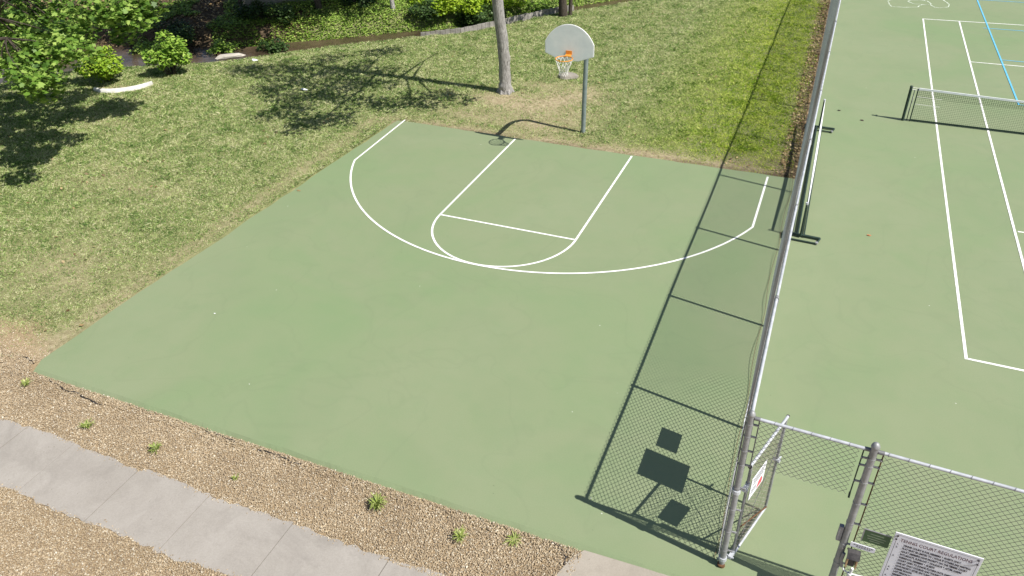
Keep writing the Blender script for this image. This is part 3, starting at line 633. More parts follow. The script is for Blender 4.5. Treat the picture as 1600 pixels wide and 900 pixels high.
BANK=[  # crown clumps placed and shaped so their shadows darken the far bank
((-12.1, 11.5),[(-7.8,10.3,7.1,0.6),(-11.4,12,5.4,0.6),(-11.6,8.9,6.9,0.6),(-12.3,12.4,5.1,0.6),(-11.7,9.3,4.7,0.6),(-12.2,10.1,5,0.6),(-9.1,10.6,8.3,0.6),(-8.3,11.1,7.2,0.6),(-12.2,10.4,6.7,0.6),(-13,9.6,6.4,0.6),(-11.1,10.8,4.7,0.6),(-11.1,12.9,7,0.6),(-10.6,13.4,5,0.6),(-11.2,12.3,4.8,0.6),(-12.6,9.7,5.5,0.6),(-12.4,9.4,6.4,0.6),(-11.8,9.8,4.2,0.6),(-9.4,11.7,8.4,0.6),(-9.3,10.5,8.5,0.6),(-10.5,13,6.6,0.6),(-9.3,12.9,6.2,0.6),(-11.7,9.9,7.5,0.6),(-9.5,12.5,5.7,0.6),(-11.7,8.9,4.4,0.6),(-8.5,10.9,8.4,0.6),(-12.6,12.6,5.9,0.6),(-10.7,11.3,4.6,0.6),(-9,9.2,8,0.6),(-9.4,10,8.3,0.6),(-10.1,10.5,8.6,0.6),(-11.4,11.8,4.5,0.6),(-10.5,10.1,7.5,0.6),(-10.6,10.1,4.8,0.6),(-12.5,10.9,4.4,0.6),(-10.9,11.9,4.8,0.6),(-11.8,10.3,6.4,0.6),(-11.1,13.2,5.6,0.6),(-11.3,12.8,6.1,0.6),(-11.8,12.6,4.9,0.6),(-10.8,12.2,7.8,0.6),(-8.4,11.1,8,0.6),(-10.4,9.8,7.7,0.6),(-12.3,10.6,4.8,0.6),(-10.6,10.7,7.6,0.6),(-8.6,12.1,7.4,0.6),(-12.4,8.6,5.8,0.6),(-12.6,9.2,6.8,0.6),(-11.9,11.3,5.6,0.6),(-11.7,11.3,8.1,0.6),(-11.5,13.3,5.8,0.6),(-10.5,13.1,7.2,0.6),(-12.1,12.1,7.6,0.6),(-9.7,13.4,6.3,0.6),(-10.2,11,7.7,0.6),(-13.2,11.4,6.6,0.6),(-8.4,10.6,7.7,0.6),(-12.9,10.3,4.6,0.6),(-9.9,12.1,5,0.6),(-9,12.3,6.2,0.6),(-8.9,12.5,7.2,0.6)]),
((-15.2, 10.3),[(-14.6,10.4,5.4,0.6),(-14.8,9.3,5.5,0.6),(-10.8,10.2,5.9,0.6),(-14.7,10.5,5.2,0.6),(-10.6,9.9,3.9,0.6),(-12.2,11.1,4.2,0.6),(-11.7,8.7,8.1,0.6),(-14.1,9.3,4.1,0.6),(-13.2,8.1,7,0.6),(-15.8,8.4,4.9,0.6),(-11.2,8.9,7.9,0.6),(-10.7,8.5,6.8,0.6),(-11.6,7.1,7.2,0.6),(-13.7,9.5,6.6,0.6),(-13.6,7.5,6.4,0.6),(-14.3,7.1,5.5,0.6),(-12.8,10.2,4.3,0.6),(-14.3,9.1,4.8,0.6),(-10.5,8.9,7.5,0.6),(-13,10,6.2,0.6),(-13.6,9.6,7.7,0.6),(-12.2,9.3,7.1,0.6),(-13.3,9.8,7.7,0.6),(-12.4,10.4,4.8,0.6),(-14.1,6.5,6,0.6),(-13.1,6.2,6,0.6),(-15,8.5,3.8,0.6),(-14,10.2,5.5,0.6),(-13.8,7.1,7.6,0.6),(-11.5,9.8,6.2,0.6),(-13,9.6,7.9,0.6),(-14,10.7,5.5,0.6),(-11.1,10.3,4.8,0.6),(-14.6,8.1,4.9,0.6),(-12.9,8.8,4,0.6),(-10.7,8.9,6.4,0.6),(-13.5,10,5.2,0.6),(-12.6,7.9,7.8,0.6),(-14.7,9.4,4.2,0.6),(-12.8,7.7,6.8,0.6),(-11.3,9.4,7.4,0.6),(-14.7,7.1,6.4,0.6),(-10.8,9.2,7.5,0.6),(-13.9,7.2,6,0.6),(-15.5,7.2,6.1,0.6),(-12.5,8.6,7.7,0.6),(-15.7,9.2,6,0.6),(-14.6,9,5.5,0.6),(-12.8,10.2,7.5,0.6),(-12.7,8.3,4.3,0.6),(-15.2,9.8,4.4,0.6),(-12.7,7.3,6.4,0.6),(-12.7,8.3,7.2,0.6),(-15.8,9.4,6.2,0.6),(-13.4,9.9,7,0.6),(-13.3,11.1,5,0.6),(-15,7.3,6.1,0.6),(-14.7,7.3,6.1,0.6),(-11.2,9.4,6.4,0.6),(-11.8,10,6.4,0.6),(-14.3,10.3,3.8,0.6),(-11.3,10.2,7.2,0.6),(-11.5,10.9,6.7,0.6),(-14.7,7.7,6.1,0.6),(-12.1,6.5,6.8,0.6),(-15,6.7,5.3,0.6),(-11.5,10.1,5.6,0.6),(-13.7,7.1,4.6,0.6),(-11.6,7.5,6.7,0.6),(-15.1,10.4,5,0.6)]),
((-18.6, 9.3),[(-12.8,5.1,6.4,0.6),(-18.1,5.6,5.9,0.6),(-17.3,7.2,4.8,0.6),(-14.6,4.1,7.3,0.6),(-16.5,4.7,4.1,0.6),(-17.8,5.8,5.2,0.6),(-16.7,7.4,5.9,0.6),(-16.6,4.7,5.1,0.6),(-14.7,5.6,6.9,0.6),(-17.4,6.3,5.5,0.6),(-17.4,5,5.5,0.6),(-13.8,8,5,0.6),(-14.7,7.8,5.4,0.6),(-17.6,8.3,5,0.6),(-16.9,6.6,4.9,0.6),(-14.9,8.5,4.7,0.6),(-14,6.6,4.9,0.6),(-12.9,6.3,5,0.6),(-13.6,7.3,6.3,0.6),(-15.5,7,3.6,0.6),(-13.9,7.1,5.5,0.6),(-15,6.3,3.4,0.6),(-13,5.6,4.9,0.6),(-12.7,6.4,5.5,0.6),(-14,7.8,5.5,0.6),(-17.8,6.1,4.3,0.6),(-13.7,8.8,5.8,0.6),(-13.4,6.8,6.5,0.6),(-18.6,7.2,6,0.6),(-13.5,5.8,4.5,0.6),(-17.1,5,5.3,0.6),(-15.1,8.9,6.3,0.6),(-17,6.3,4.2,0.6),(-14.4,7,3.5,0.6),(-14.7,7.6,4.5,0.6),(-17.6,6.4,7.1,0.6),(-13.3,6.6,5,0.6),(-16.8,4.5,5.8,0.6),(-15.8,4.1,5.8,0.6),(-16.6,7.2,7.1,0.6),(-15.5,5.6,7.9,0.6),(-16.3,8.6,5.8,0.6),(-15.9,8.6,4.3,0.6),(-16.4,7.8,4.6,0.6),(-16.6,8.5,4.5,0.6),(-13.1,7.2,6.3,0.6),(-14.6,8.8,6.7,0.6),(-17.6,7,6,0.6),(-15.8,6.7,3.5,0.6),(-14.9,5.5,7.3,0.6),(-16.7,7.7,5.5,0.6),(-12.9,6.7,6.3,0.6),(-16.1,6.4,4.4,0.6),(-13.8,7.9,5.1,0.6),(-13.8,4.9,6.3,0.6),(-16,6,6.8,0.6),(-12.9,6.5,7,0.6),(-16.8,8.7,6,0.6),(-17.2,8.2,6,0.6),(-16.6,7.8,5.4,0.6),(-15.6,7.9,7.2,0.6),(-14.7,6.2,7.5,0.6),(-17.5,8.2,4.9,0.6),(-16.7,6.7,7.3,0.6),(-14.4,5.4,7.2,0.6),(-12.8,6.9,4.3,0.6),(-13.4,8.1,5.6,0.6),(-13.5,7.9,4.7,0.6),(-14.9,4.1,5.6,0.6),(-17.5,5.9,7.3,0.6)]),
((-21.9, 5.7),[(-15.7,4.9,3.6,0.6),(-19.1,5,4.2,0.6),(-16.8,7,4.5,0.6),(-15.5,5.4,3.8,0.6),(-16.3,4.7,7,0.6),(-18.1,5.4,6.3,0.6),(-18.5,3.6,6.9,0.6),(-19.3,4.4,5.2,0.6),(-16.6,5.9,5.3,0.6),(-18.5,5.2,4.4,0.6),(-17.9,6.5,4.1,0.6),(-16.8,5.8,7.1,0.6),(-15.8,6.1,4.2,0.6),(-17.8,5.8,5.8,0.6),(-17.7,5,3.8,0.6),(-14.3,4.6,5.5,0.6),(-18,6.3,6.4,0.6),(-15.9,5,4.2,0.6),(-16.6,6.6,6.5,0.6),(-16.6,7,5.6,0.6),(-17.2,6.6,5.6,0.6),(-18,6.8,5.3,0.6),(-17.5,5.5,6.9,0.6),(-17.3,5.4,4,0.6),(-17.4,5.2,3.3,0.6),(-15.1,5.2,4.4,0.6),(-15.6,5.7,4.9,0.6),(-17,5.9,4.2,0.6),(-18.4,4.9,4.5,0.6),(-16.1,6.6,5.9,0.6),(-17.8,4.8,3.5,0.6),(-17.6,4.6,4.1,0.6),(-19.9,5.7,4.8,0.6),(-20,4.4,5,0.6),(-13.8,4.6,5.9,0.6),(-17.6,6.7,5.3,0.6),(-16.6,6.5,4.1,0.6),(-18.3,4.2,6.8,0.6),(-16.3,5.3,6.3,0.6),(-16,5.1,7.2,0.6),(-17.9,4.8,4.1,0.6),(-19.8,5.7,4.8,0.6),(-17.7,4.6,6.5,0.6),(-14.5,5.8,6.1,0.6),(-18,7,5.4,0.6),(-19.2,4.5,6.8,0.6),(-14.4,4.9,3.9,0.6),(-15.2,4.8,5,0.6),(-20.1,4,5.5,0.6),(-17.9,5.5,4.4,0.6),(-17.7,6.3,5.3,0.6),(-19.7,4.9,4.4,0.6),(-17,6.8,5.2,0.6),(-18.9,5,5.1,0.6),(-14.1,5.3,4.5,0.6)]),
((-4.98, 14.17),[(-3.2,15.7,7.3,0.6),(-2.4,16.5,7.4,0.6),(-3.6,16.8,6.2,0.6),(-5.7,16.6,7.6,0.6),(-3.4,17.3,7,0.6),(-2.4,15.4,7.7,0.6),(-2.1,12.2,6.4,0.6),(-4.9,15.9,5.6,0.6),(-2,16.4,6.3,0.6),(-1.8,15.1,8.1,0.6),(-5.4,17,7.6,0.6),(-6.4,15.9,8.8,0.6),(-3.7,16.2,7.7,0.6),(-3,16.7,6.6,0.6),(-2.5,15.7,7.2,0.6),(-4.7,15.2,5.6,0.6),(-2.8,16,6.8,0.6),(-3.6,16.8,7.2,0.6),(-3,16.1,8.2,0.6),(-1.8,14.6,8.4,0.6),(-4.3,17,7.1,0.6),(-4.9,16,6,0.6),(-6.7,16.1,6.3,0.6),(-4,17.2,6.5,0.6),(-2.9,12.8,5.4,0.6),(-2.5,16.9,6.8,0.6),(-3.1,16.5,5.8,0.6),(-7.2,15.5,7.9,0.6),(-2,13.3,5.5,0.6),(-4.8,16.9,8.2,0.6),(-1.5,15,8.2,0.6),(-2.7,14.9,6.3,0.6),(-1.8,14.5,8.2,0.6),(-7.4,15.1,7.5,0.6),(-4,16.8,6.5,0.6),(-7.7,15.2,7.1,0.6),(-2.4,15.4,6.4,0.6),(-6,16.3,6.6,0.6),(-4.7,16.1,5.4,0.6),(-2,12.8,6.7,0.6),(-4.6,17,8.1,0.6),(-3.5,15.9,8,0.6),(-3.4,12.7,5.1,0.6),(-4.9,16.5,7.4,0.6),(-5.7,16,7.4,0.6),(-3.7,16.5,6.2,0.6),(-1.3,13.8,6,0.6),(-2.6,15.7,8.1,0.6),(-6,16.3,7.2,0.6),(-4.7,16.6,7.5,0.6),(-2.4,12,6,0.6),(-2.3,16.5,7.5,0.6),(-6.6,15.5,7.8,0.6),(-2.8,16.5,6.4,0.6),(-1.6,14,5.4,0.6),(-2.1,13.4,5.7,0.6),(-2.3,16.3,6.1,0.6),(-5.2,17.2,7.1,0.6),(-3.2,16.2,7.6,0.6),(-2.8,15.7,5.9,0.6)]),
((-9.5, 17.0),[(-6.9,17.1,5.6,0.6),(-7.4,16.1,9.1,0.6),(-6.4,16.7,6.2,0.6),(-11.6,15.9,5.7,0.6),(-8.2,13.6,8.9,0.6),(-8.1,18,5.8,0.6),(-8,17.1,7.7,0.6),(-9.7,17.1,8.8,0.6),(-11,17.6,7.1,0.6),(-10.3,13.3,7.8,0.6),(-7.1,16.9,5.3,0.6),(-8,17.8,6.9,0.6),(-7,17.4,7.9,0.6),(-8.4,18.3,7.3,0.6),(-7.8,17.3,4.4,0.6),(-12.2,15.5,5.8,0.6),(-10,17.3,6.6,0.6),(-10.1,14.8,8.4,0.6),(-11.9,13.9,6.9,0.6),(-10.6,16.2,7.7,0.6),(-6.3,16.2,6.4,0.6),(-8.6,13.8,8.5,0.6),(-10.7,14.4,8.5,0.6),(-7.8,18.4,7.4,0.6),(-11.2,13.8,7.2,0.6),(-11.9,15.2,7.3,0.6),(-10.6,15.3,7.9,0.6),(-8.1,18,5.2,0.6),(-8.9,17.6,5.9,0.6),(-7.4,18.2,7.3,0.6),(-4.8,16.6,6.2,0.6),(-12.1,15.3,5.3,0.6),(-10.5,17.1,5.3,0.6),(-10.1,12.6,5,0.6),(-7.9,16.2,8.4,0.6),(-10.5,17.8,6,0.6),(-10.1,15.6,8.7,0.6),(-8.1,13.1,8.2,0.6),(-11.2,14,6.2,0.6),(-8.7,17.7,6.2,0.6),(-8,17.7,6,0.6),(-8.3,15.9,9.4,0.6),(-7.3,18.4,5.9,0.6),(-11.1,14.9,7.7,0.6),(-12,14.7,7.2,0.6),(-8,12.6,8.2,0.6),(-11.2,14.5,6.4,0.6),(-10.2,17.7,5,0.6),(-8,14.7,8.9,0.6),(-8.1,17.5,7,0.6),(-8.2,12.8,8.1,0.6),(-10.6,16.3,4.3,0.6),(-8.7,16.9,7.6,0.6),(-11.3,14.8,6.8,0.6),(-9.3,18.3,6.3,0.6),(-12.1,16.1,6.2,0.6),(-12,15,6.8,0.6),(-8.5,14.9,8.2,0.6),(-5.6,17,6.9,0.6),(-11,15.7,5.8,0.6)])]


def limb(m, a, b, r0, r1, sag=.15, n=6, sides=7):
    a = Vector(a); b = Vector(b); P = []; R = []
    j = Vector((random.uniform(-1, 1), random.uniform(-1, 1), random.uniform(-.3, .6)))*(b-a).length*sag*.5
    for i in range(n):
        t = i/(n-1); P.append(a.lerp(b, t)+j*math.sin(math.pi*t)); R.append(r0+(r1-r0)*t)
    m.tube(P, R, sides)

def big_tree():
    t = thing("lawn_tree", "tall lone tree with straight pale grey trunk on the lawn left of the hoop", "tree", (-3.67, 4.45, -.05))
    m = MB()
    path = [(-3.67, 4.45, -.25), (-3.67, 4.44, .0), (-3.66, 4.42, .35), (-3.64, 4.35, 1.2), (-3.66, 4.22, 2.2), (-3.72, 4.05, 3.5), (-3.80, 3.87, 5.0), (-3.86, 3.67, 6.25), (-3.89, 3.4, 8.7), (-3.9, 3.3, 10.2), (-3.95, 2.9, 12.0)]
    rad = [.28, .24, .205, .195, .19, .175, .165, .14, .09, .06, .03]
    P = []; R = []
    for i in range(len(path)-1):
        for s in np.linspace(0, 1, 5)[:-1]:
            P.append(Vector(path[i]).lerp(Vector(path[i+1]), s)+Vector((random.uniform(-.012, .012), random.uniform(-.012, .012), 0))); R.append((rad[i]+(rad[i+1]-rad[i])*s)*random.uniform(.95, 1.06))
    m.tube(P+[path[-1]], R+[rad[-1]], 14)
    for a in range(6):
        q = a*1.05+.3; m.tube([(-3.67+.13*math.cos(q), 4.45+.13*math.sin(q), .2), (-3.67+.24*math.cos(q), 4.45+.24*math.sin(q), .0), (-3.67+.36*math.cos(q), 4.45+.36*math.sin(q), -.1)], [.08, .06, .03], 7)
    m.obj("trunk", MAT['bark'], t, smooth=True)
    BR = [[(-3.9, 3.92, 5.08), (-3.31, 4.73, 5.88), (-2.68, 5.38, 6.7), (-1.67, 6.44, 7.92)], [(-3.85, 4.0, 4.51), (-3.45, 4.54, 5.31), (-2.78, 5.43, 6.5)], [(-3.88, 3.9, 4.9), (-4.35, 3.2, 4.7)], [(-3.88, 3.9, 4.83), (-3.15, 2.89, 4.87), (-2.48, 2.11, 5.13)], [(-3.87, 3.95, 4.2), (-2.72, 2.97, 4.4), (-1.76, 2.67, 4.7)], [(-3.9, 3.65, 6.38), (-3.82, 2.01, 6.04), (-3.74, 0.76, 6.03), (-3.75, -0.36, 5.86), (-3.66, -0.99, 6.08)], [(-3.9, 3.6, 7.05), (-3.24, 4.57, 8.24), (-2.68, 5.41, 9.15)], [(-3.9, 3.5, 7.82), (-4.27, 2.28, 7.08), (-4.81, 1.02, 6.42), (-5.48, 0.14, 6.07)], [(-3.87, 3.39, 8.73), (-4.53, 2.0, 8.43), (-5.16, 0.81, 8.28)], [(-3.9, 3.3, 10.19), (-4.01, 2.64, 10.94), (-4.44, 1.96, 12.3)]]
    m = MB()
    for b in BR:
        k = len(b); m.tube(b, [.05-.035*i/(k-1) for i in range(k)], 7)
    pts = [Vector(p) for b in BR for p in b[1:]] + [Vector(path[i]) for i in (7, 8, 9, 10)]
    for x, y, z, r in MAIN:
        c = Vector((x, y, z)); q = min(pts, key=lambda p: (p-c).length); limb(m, q, c, .022, .008, .2)
    m.obj("branches", MAT['bark'], t, smooth=True)
    V, F = leaves(clump_points([(x, y, z, r*1.25) for x, y, z, r in MAIN], 66, .7), .15)
    npmesh("crown", V, F, MAT['leaf_tree'], t)
big_tree()

def maple():
    t = thing("maple_tree", "leafy maple whose low boughs hang into the upper left corner over the lawn", "tree", (-20.2, -5.6, -.03))
    m = MB(); path = [(-20.2, -5.6, -.3), (-20.2, -5.6, .2), (-20.1, -5.6, 1.5), (-19.8, -5.5, 3), (-19.2, -5.4, 5), (-18.6, -5.3, 7.5), (-18.3, -5.2, 9.5)]
    m.tube(path, [.42, .34, .28, .26, .2, .12, .05], 12); m.obj("trunk", MAT['bark_dark'], t, smooth=True)
    m = MB(); hubs = [(-17.5, -2.5, 4.6), (-15.5, -4.2, 4.4), (-15.2, -1.2, 4.2), (-13.5, -5.6, 4.3), (-18.5, -8, 5.2), (-15.0, -8.0, 5.5), (-18.2, -1.5, 5.5), (-16.0, -5, 7.5), (-13.0, -5.9, 3.9), (-16.6, -2.6, 3.9)]
    for i, h in enumerate(hubs):
        limb(m, path[3+(i % 2)], h, .09, .04, .2)
    for x, y, z, r in MAPLE:
        c = Vector((x, y, z)); q = min((Vector(h) for h in hubs), key=lambda p: (p-c).length); limb(m, q, c, .022, .006, .25)
    m.obj("branches", MAT['bark_dark'], t, smooth=True)
    P1 = clump_points([c for c in MAPLE if c[3] < .55], 150, .8); P2 = clump_points([c for c in MAPLE if c[3] >= .55], 100, .75)
    V, F = leaves(np.concatenate([P1, P2]), .15, LOBE, 1.5)
    npmesh("crown", V, F, MAT['leaf_maple'], t)
maple()

BANK_LABELS = ["slender tree on the far creek bank with a thin pale trunk", "shade tree on the far bank just right of the concrete wall", "shade tree behind the left end of the concrete wall on the far bank", "crooked shade tree on the far bank at the upper left, behind the round shrubs", "dark trunked tree at the lawn edge beyond the basketball backboard", "tree behind the bright bushes at the top, directly beyond the pale lawn tree"]
def bank_trees():
    for i, ((bx, by), C) in enumerate(BANK):
        z0 = tz(bx, by)
        t = thing("shade_tree", BANK_LABELS[i], "tree", (bx, by, z0), "trees along the creek")
        cx, cy, cz = np.mean([c[:3] for c in C], axis=0)
        r = [.09, .13, .14, .10, .17, .15][i]
        top = Vector((bx+(cx-bx)*.7, by+(cy-by)*.7, cz+1.5)); m = MB(); P = []; R = []
        for k in range(8):
            s = k/7; P.append(Vector((bx, by, z0-.2)).lerp(top, s)+Vector((-(cx-bx)*.35*math.sin(math.pi*s), -(cy-by)*.35*math.sin(math.pi*s), 0))); R.append(r*(1.35 if k == 0 else 1-.75*s))
        m.tube(P, R, 9)
        if i == 4:
            m.tube([(bx+.25, by+.1, z0-.1), (bx+.3, by+.12, z0+1.2), (bx+.45, by+.1, z0+4)], [.09, .08, .05], 8)
        m.obj("trunk", MAT['bark' if i == 0 else 'bark_dark'], t, smooth=True)
        m = MB()
        for c in C:
            q = min(P[3:], key=lambda p: (p-Vector(c[:3])).length); limb(m, q, c[:3], .025, .006, .2, 5, 5)
        m.obj("branches", MAT['bark_dark'], t, smooth=True)
        V, F = leaves(clump_points(C, 85, .75), .17); npmesh("crown", V, F, MAT['leaf_tree'], t)
bank_trees()

def bush(name, label, cat, x, y, rx, ry, h, n, size, mat, group=None, shape=DIA, stems=7, lump=9, base=.12, upr=1.5):
    z0 = tz(x, y); t = thing(name, label, cat, (x, y, z0), group)
    m = MB(); L = []
    for i in range(lump):
        a = random.uniform(0, 6.28); q = math.sqrt(random.random())*.82
        L.append((x+rx*q*math.cos(a), y+ry*q*math.sin(a), z0+h*(base+.28+random.uniform(.0, .55)*(1-.5*q)), min(rx, ry, h)*random.uniform(.34, .52)))
    for c in L: limb(m, (x+random.uniform(-.08, .08), y+random.uniform(-.08, .08), z0-.05), c[:3], .025, .008, .3, 5, 5)
    m.obj("stems", MAT['bark_dark'], t, smooth=True)
    per = n/len(L); P = []
    for cx, cy, cz, r in L:
        d = rng.normal(size=(int(per), 3)); d /= np.linalg.norm(d, axis=1)[:, None]
        P.append(np.array([cx, cy, cz])+d*(rng.uniform(.3, 1, int(per))**.5)[:, None]*r)
    P = np.concatenate(P); P[:, 2] = np.maximum(P[:, 2], z0+.04)
    o = (P-np.array([x, y, z0+h*.4])); o /= np.linalg.norm(o, axis=1)[:, None]
    V, F = leaves(P, size, shape, upr, o*.6); npmesh("foliage", V, F, MAT[mat], t)
random.seed(3)
bush("shrub", "low rounded yellow-green shrub with dark base behind the white edging strip", "shrub", -18.0, .75, 1.0, .75, 1.25, 2600, .13, 'leaf_shrub', "pruned shrubs on the lawn edge", lump=15, base=.0)
bush("shrub", "taller egg shaped light green shrub at the right end of the white edging strip", "shrub", -16.25, 2.1, .85, .75, 1.55, 2800, .125, 'leaf_shrub2', "pruned shrubs on the lawn edge", lump=17, base=.05)
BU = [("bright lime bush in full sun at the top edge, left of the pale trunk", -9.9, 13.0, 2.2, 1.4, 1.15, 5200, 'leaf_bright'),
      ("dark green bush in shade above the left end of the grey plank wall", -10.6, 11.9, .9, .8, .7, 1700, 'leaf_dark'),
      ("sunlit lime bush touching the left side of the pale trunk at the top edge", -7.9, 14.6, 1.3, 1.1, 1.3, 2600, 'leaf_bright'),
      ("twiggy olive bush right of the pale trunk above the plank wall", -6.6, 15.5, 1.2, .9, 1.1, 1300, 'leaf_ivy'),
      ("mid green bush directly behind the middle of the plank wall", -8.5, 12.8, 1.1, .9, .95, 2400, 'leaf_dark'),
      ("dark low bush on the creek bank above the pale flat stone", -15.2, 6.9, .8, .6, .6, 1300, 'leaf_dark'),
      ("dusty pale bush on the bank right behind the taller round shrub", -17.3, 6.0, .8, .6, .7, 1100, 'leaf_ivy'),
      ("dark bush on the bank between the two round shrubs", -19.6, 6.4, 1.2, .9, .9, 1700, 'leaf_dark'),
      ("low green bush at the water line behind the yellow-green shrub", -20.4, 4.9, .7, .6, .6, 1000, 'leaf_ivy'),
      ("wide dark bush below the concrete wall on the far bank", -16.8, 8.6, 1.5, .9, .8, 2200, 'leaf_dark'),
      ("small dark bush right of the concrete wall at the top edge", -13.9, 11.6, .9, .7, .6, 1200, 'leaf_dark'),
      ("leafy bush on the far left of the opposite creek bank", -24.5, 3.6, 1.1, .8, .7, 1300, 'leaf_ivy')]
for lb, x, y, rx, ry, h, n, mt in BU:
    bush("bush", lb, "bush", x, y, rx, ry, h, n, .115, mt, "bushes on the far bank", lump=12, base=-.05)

def ivy():
    N = 430000
    x = rng.uniform(-29, -2, N); y = rng.uniform(-2, 22, N); d = sdist(x, y); f = -d-creekw(x)
    nz = fbm(x*.7, y*.7, 61, 3)
    k = (f > -.05) & (f < 11) & (nz+np.clip((x+17.5)*.10, -.25, .5) > .42) & (y < 13+.6*(x+14)+6)
    x, y = x[k], y[k]; z = terrain(x, y)+rng.uniform(.02, .14, len(x))
    V, F = leaves(np.stack([x, y, z], 1), .085, DIA, 2.6)
    stuff(npmesh("ground_cover", V, F, MAT['leaf_ivy']), "ivy ground cover carpeting the far creek bank", "ivy")
    N = 26000
    x = rng.uniform(-29, -6, N); y = rng.uniform(-2, 16, N); d = sdist(x, y); f = -d-creekw(x)
    k = (f > .2) & (f < 9) & (x < -14.5) & (fbm(x*.9, y*.9, 71, 3)-np.clip((x+17)*.08, -.2, .5) > .40)
    x, y = x[k], y[k]; z = terrain(x, y)+rng.uniform(.01, .05, len(x))
    V, F = leaves(np.stack([x, y, z], 1), .12, DIA, 1.2)
    stuff(npmesh("leaf_litter", V, F, MAT['leaf_dead']), "brown dead leaf litter on the shaded far bank", "leaf litter")
    # straw, twigs and leaf bits strewn over the lawn and along the fence foot
    N = 7000
    x = rng.uniform(-20, 6.4, N); y = rng.uniform(-12, 20, N); d = sdist(x, y)
    edge = np.exp(-np.clip(fx(y)-x, 0, 9)/.3)*(y > 1)
    k = (d > .3) & ~((x > -6.6) & (y < 1.0)) & (x < fx(y)-.02) & (rng.uniform(0, 1, N) < .07+edge+.55*(fbm(x*.9, y*.9, 41, 2) > .70))
    x, y = x[k], y[k]
    xe = rng.uniform(0, .45, 1500); ye = rng.uniform(.9, 22, 1500); x = np.concatenate([x, fb(ye, 0)-.03-xe]); y = np.concatenate([y, ye])
    z = terrain(x, y)+rng.uniform(.02, .05, len(x))
    V, F = leaves(np.stack([x, y, z], 1), .085, DIA, 1.5)
    stuff(npmesh("fallen_leaves", V, F, MAT['leaf_dead']), "scattered dry leaves on the lawn and along the foot of the fence", "dry leaves")
ivy()

# ------------------------------------------------------------------ chain link fences
def chainlink(name, o, u, L, zlo, zhi, mat, parent, D=.074, r=.0021, nrm=None, leaning=False, belly=0):
    o = np.array(o, float); u = np.array(u, float); u /= np.linalg.norm(u); nv = np.array([-u[1], u[0], 0]); w_ = D/2
    K = int(L/w_); J = int((zhi-zlo)/w_)+1
    k = np.arange(K)[:, None]; j = np.arange(J)[None]
    a = (k+((j+k) % 2))*w_; z = zlo+j*w_+0*k
    off = np.where((j+k) % 2 == 0, .0025, -.0025)
    if belly: off = off+belly*np.sin(np.pi*np.clip((z-zlo)/(zhi-zlo), 0, 1))*(.4+.6*fbm(a*.5, z*0, 3))
    C = o[None, None]+a[..., None]*u+off[..., None]*nv; C[..., 2] += z
    if leaning: C[..., 0] -= lean(C[..., 1])*(1-z/2.74)
    V = []
    SD = 4
    for q in range(SD):
        g = 2*math.pi*(q+.5)/SD
        V.append(C+r*(math.cos(g)*nv+1.35*math.sin(g)*np.array([u[0], u[1], 0])))
    V = np.stack(V, 2)                     # K,J,SD,3
    I = np.arange(K*J*SD).reshape(K, J, SD); F = []
    for q in range(SD):
        q2 = (q+1) % SD
        F.append(np.stack([I[:, :-1, q], I[:, :-1, q2], I[:, 1:, q2], I[:, 1:, q]], -1).reshape(-1, 4))
    return npmesh(name, V.reshape(-1, 3), np.concatenate(F), mat, parent)

def ring(m, c, r, h=.022, t=.004): m.tube([(c[0], c[1], c[2]-h/2), (c[0], c[1], c[2]+h/2)], r+t, 14)

def tall_fence():
    t = thing("chain_link_fence", "tall galvanised chain-link fence running between the basketball court and the tennis court", "fence", (fx(-11.95), -11.95, 0))
    # corner post
    x, y = fx(-11.95), -11.95
    m = MB(); m.tube([(x, y, -.1), (x, y, 2.90)], .041, 16); p = m.obj("corner_post", MAT['galv'], t, smooth=True)
    m = MB(); m.dome((x, y, 2.89), .044, .07, 14); m.obj("post_cap", MAT['galv'], p, smooth=True)
    for z in (.35, .75, 1.2, 1.62, 2.05, 2.3, 2.55, 2.75):
        b = MB(); ring(b, (x, y, z), .0415); b.box((x+.075, y+.0, z), (.07, .018, .022)); b.tube([(x+.1, y-.018, z), (x+.1, y+.018, z)], .007, 6); b.obj("tension_band", MAT['galv'], p, smooth=False)
    m = MB(); m.tube([(x, y, -.02), (x-.01, y-.02, .06)], [.056, .05], 10); m.obj("rusty_foot", MAT['rust'], p, smooth=True)
    for yy in (-9.1, -6.05, -3.0, .05, 3.1, 6.15, 9.2, 12.25, 15.3, 18.35, 21.4, 24.45):
        m = MB(); m.tube([(fb(yy, -.15), yy, -.15), (fx(yy), yy, 2.70)], .03, 10); q = m.obj("line_post", MAT['galv'], t, smooth=True)
        m = MB(); m.tube([(fx(yy-.03), yy-.03, 2.74), (fx(yy+.03), yy+.03, 2.74)], .033, 10); m.tube([(fx(yy), yy, 2.64), (fx(yy), yy, 2.70)], .036, 10); m.obj("loop_cap", MAT['galv'], q, smooth=True)
    m = MB(); m.tube([(fx(v), v, 2.74+.01*math.sin(v*.9)) for v in np.arange(-11.92, 27, .5)], .0225, 10); m.obj("top_rail", MAT['rail'], t, smooth=True)
    u = (fx(1)-fx(0), 1, 0)
    chainlink("mesh_panel", (fx(-11.9)-.035, -11.9, 0), u, 38.5, .03, 2.80, MAT['wire'], t, belly=.05, D=.106, r=.0034, leaning=True)
    m = MB(); m.tube([(fb(v, 0)-.06-.05*abs(math.sin(v*1.1)), v, .05+.03*math.sin(v*3.3)) for v in np.arange(-11.9, 26.5, .25)], .004, 5); m.obj("tension_wire", MAT['rust'], t)
    m = MB(); m.tube([(x-.055, y+.06, .05), (x-.055, y+.06, 2.8)], .008, 6); m.obj("tension_bar", MAT['galv_dark'], t)
tall_fence()

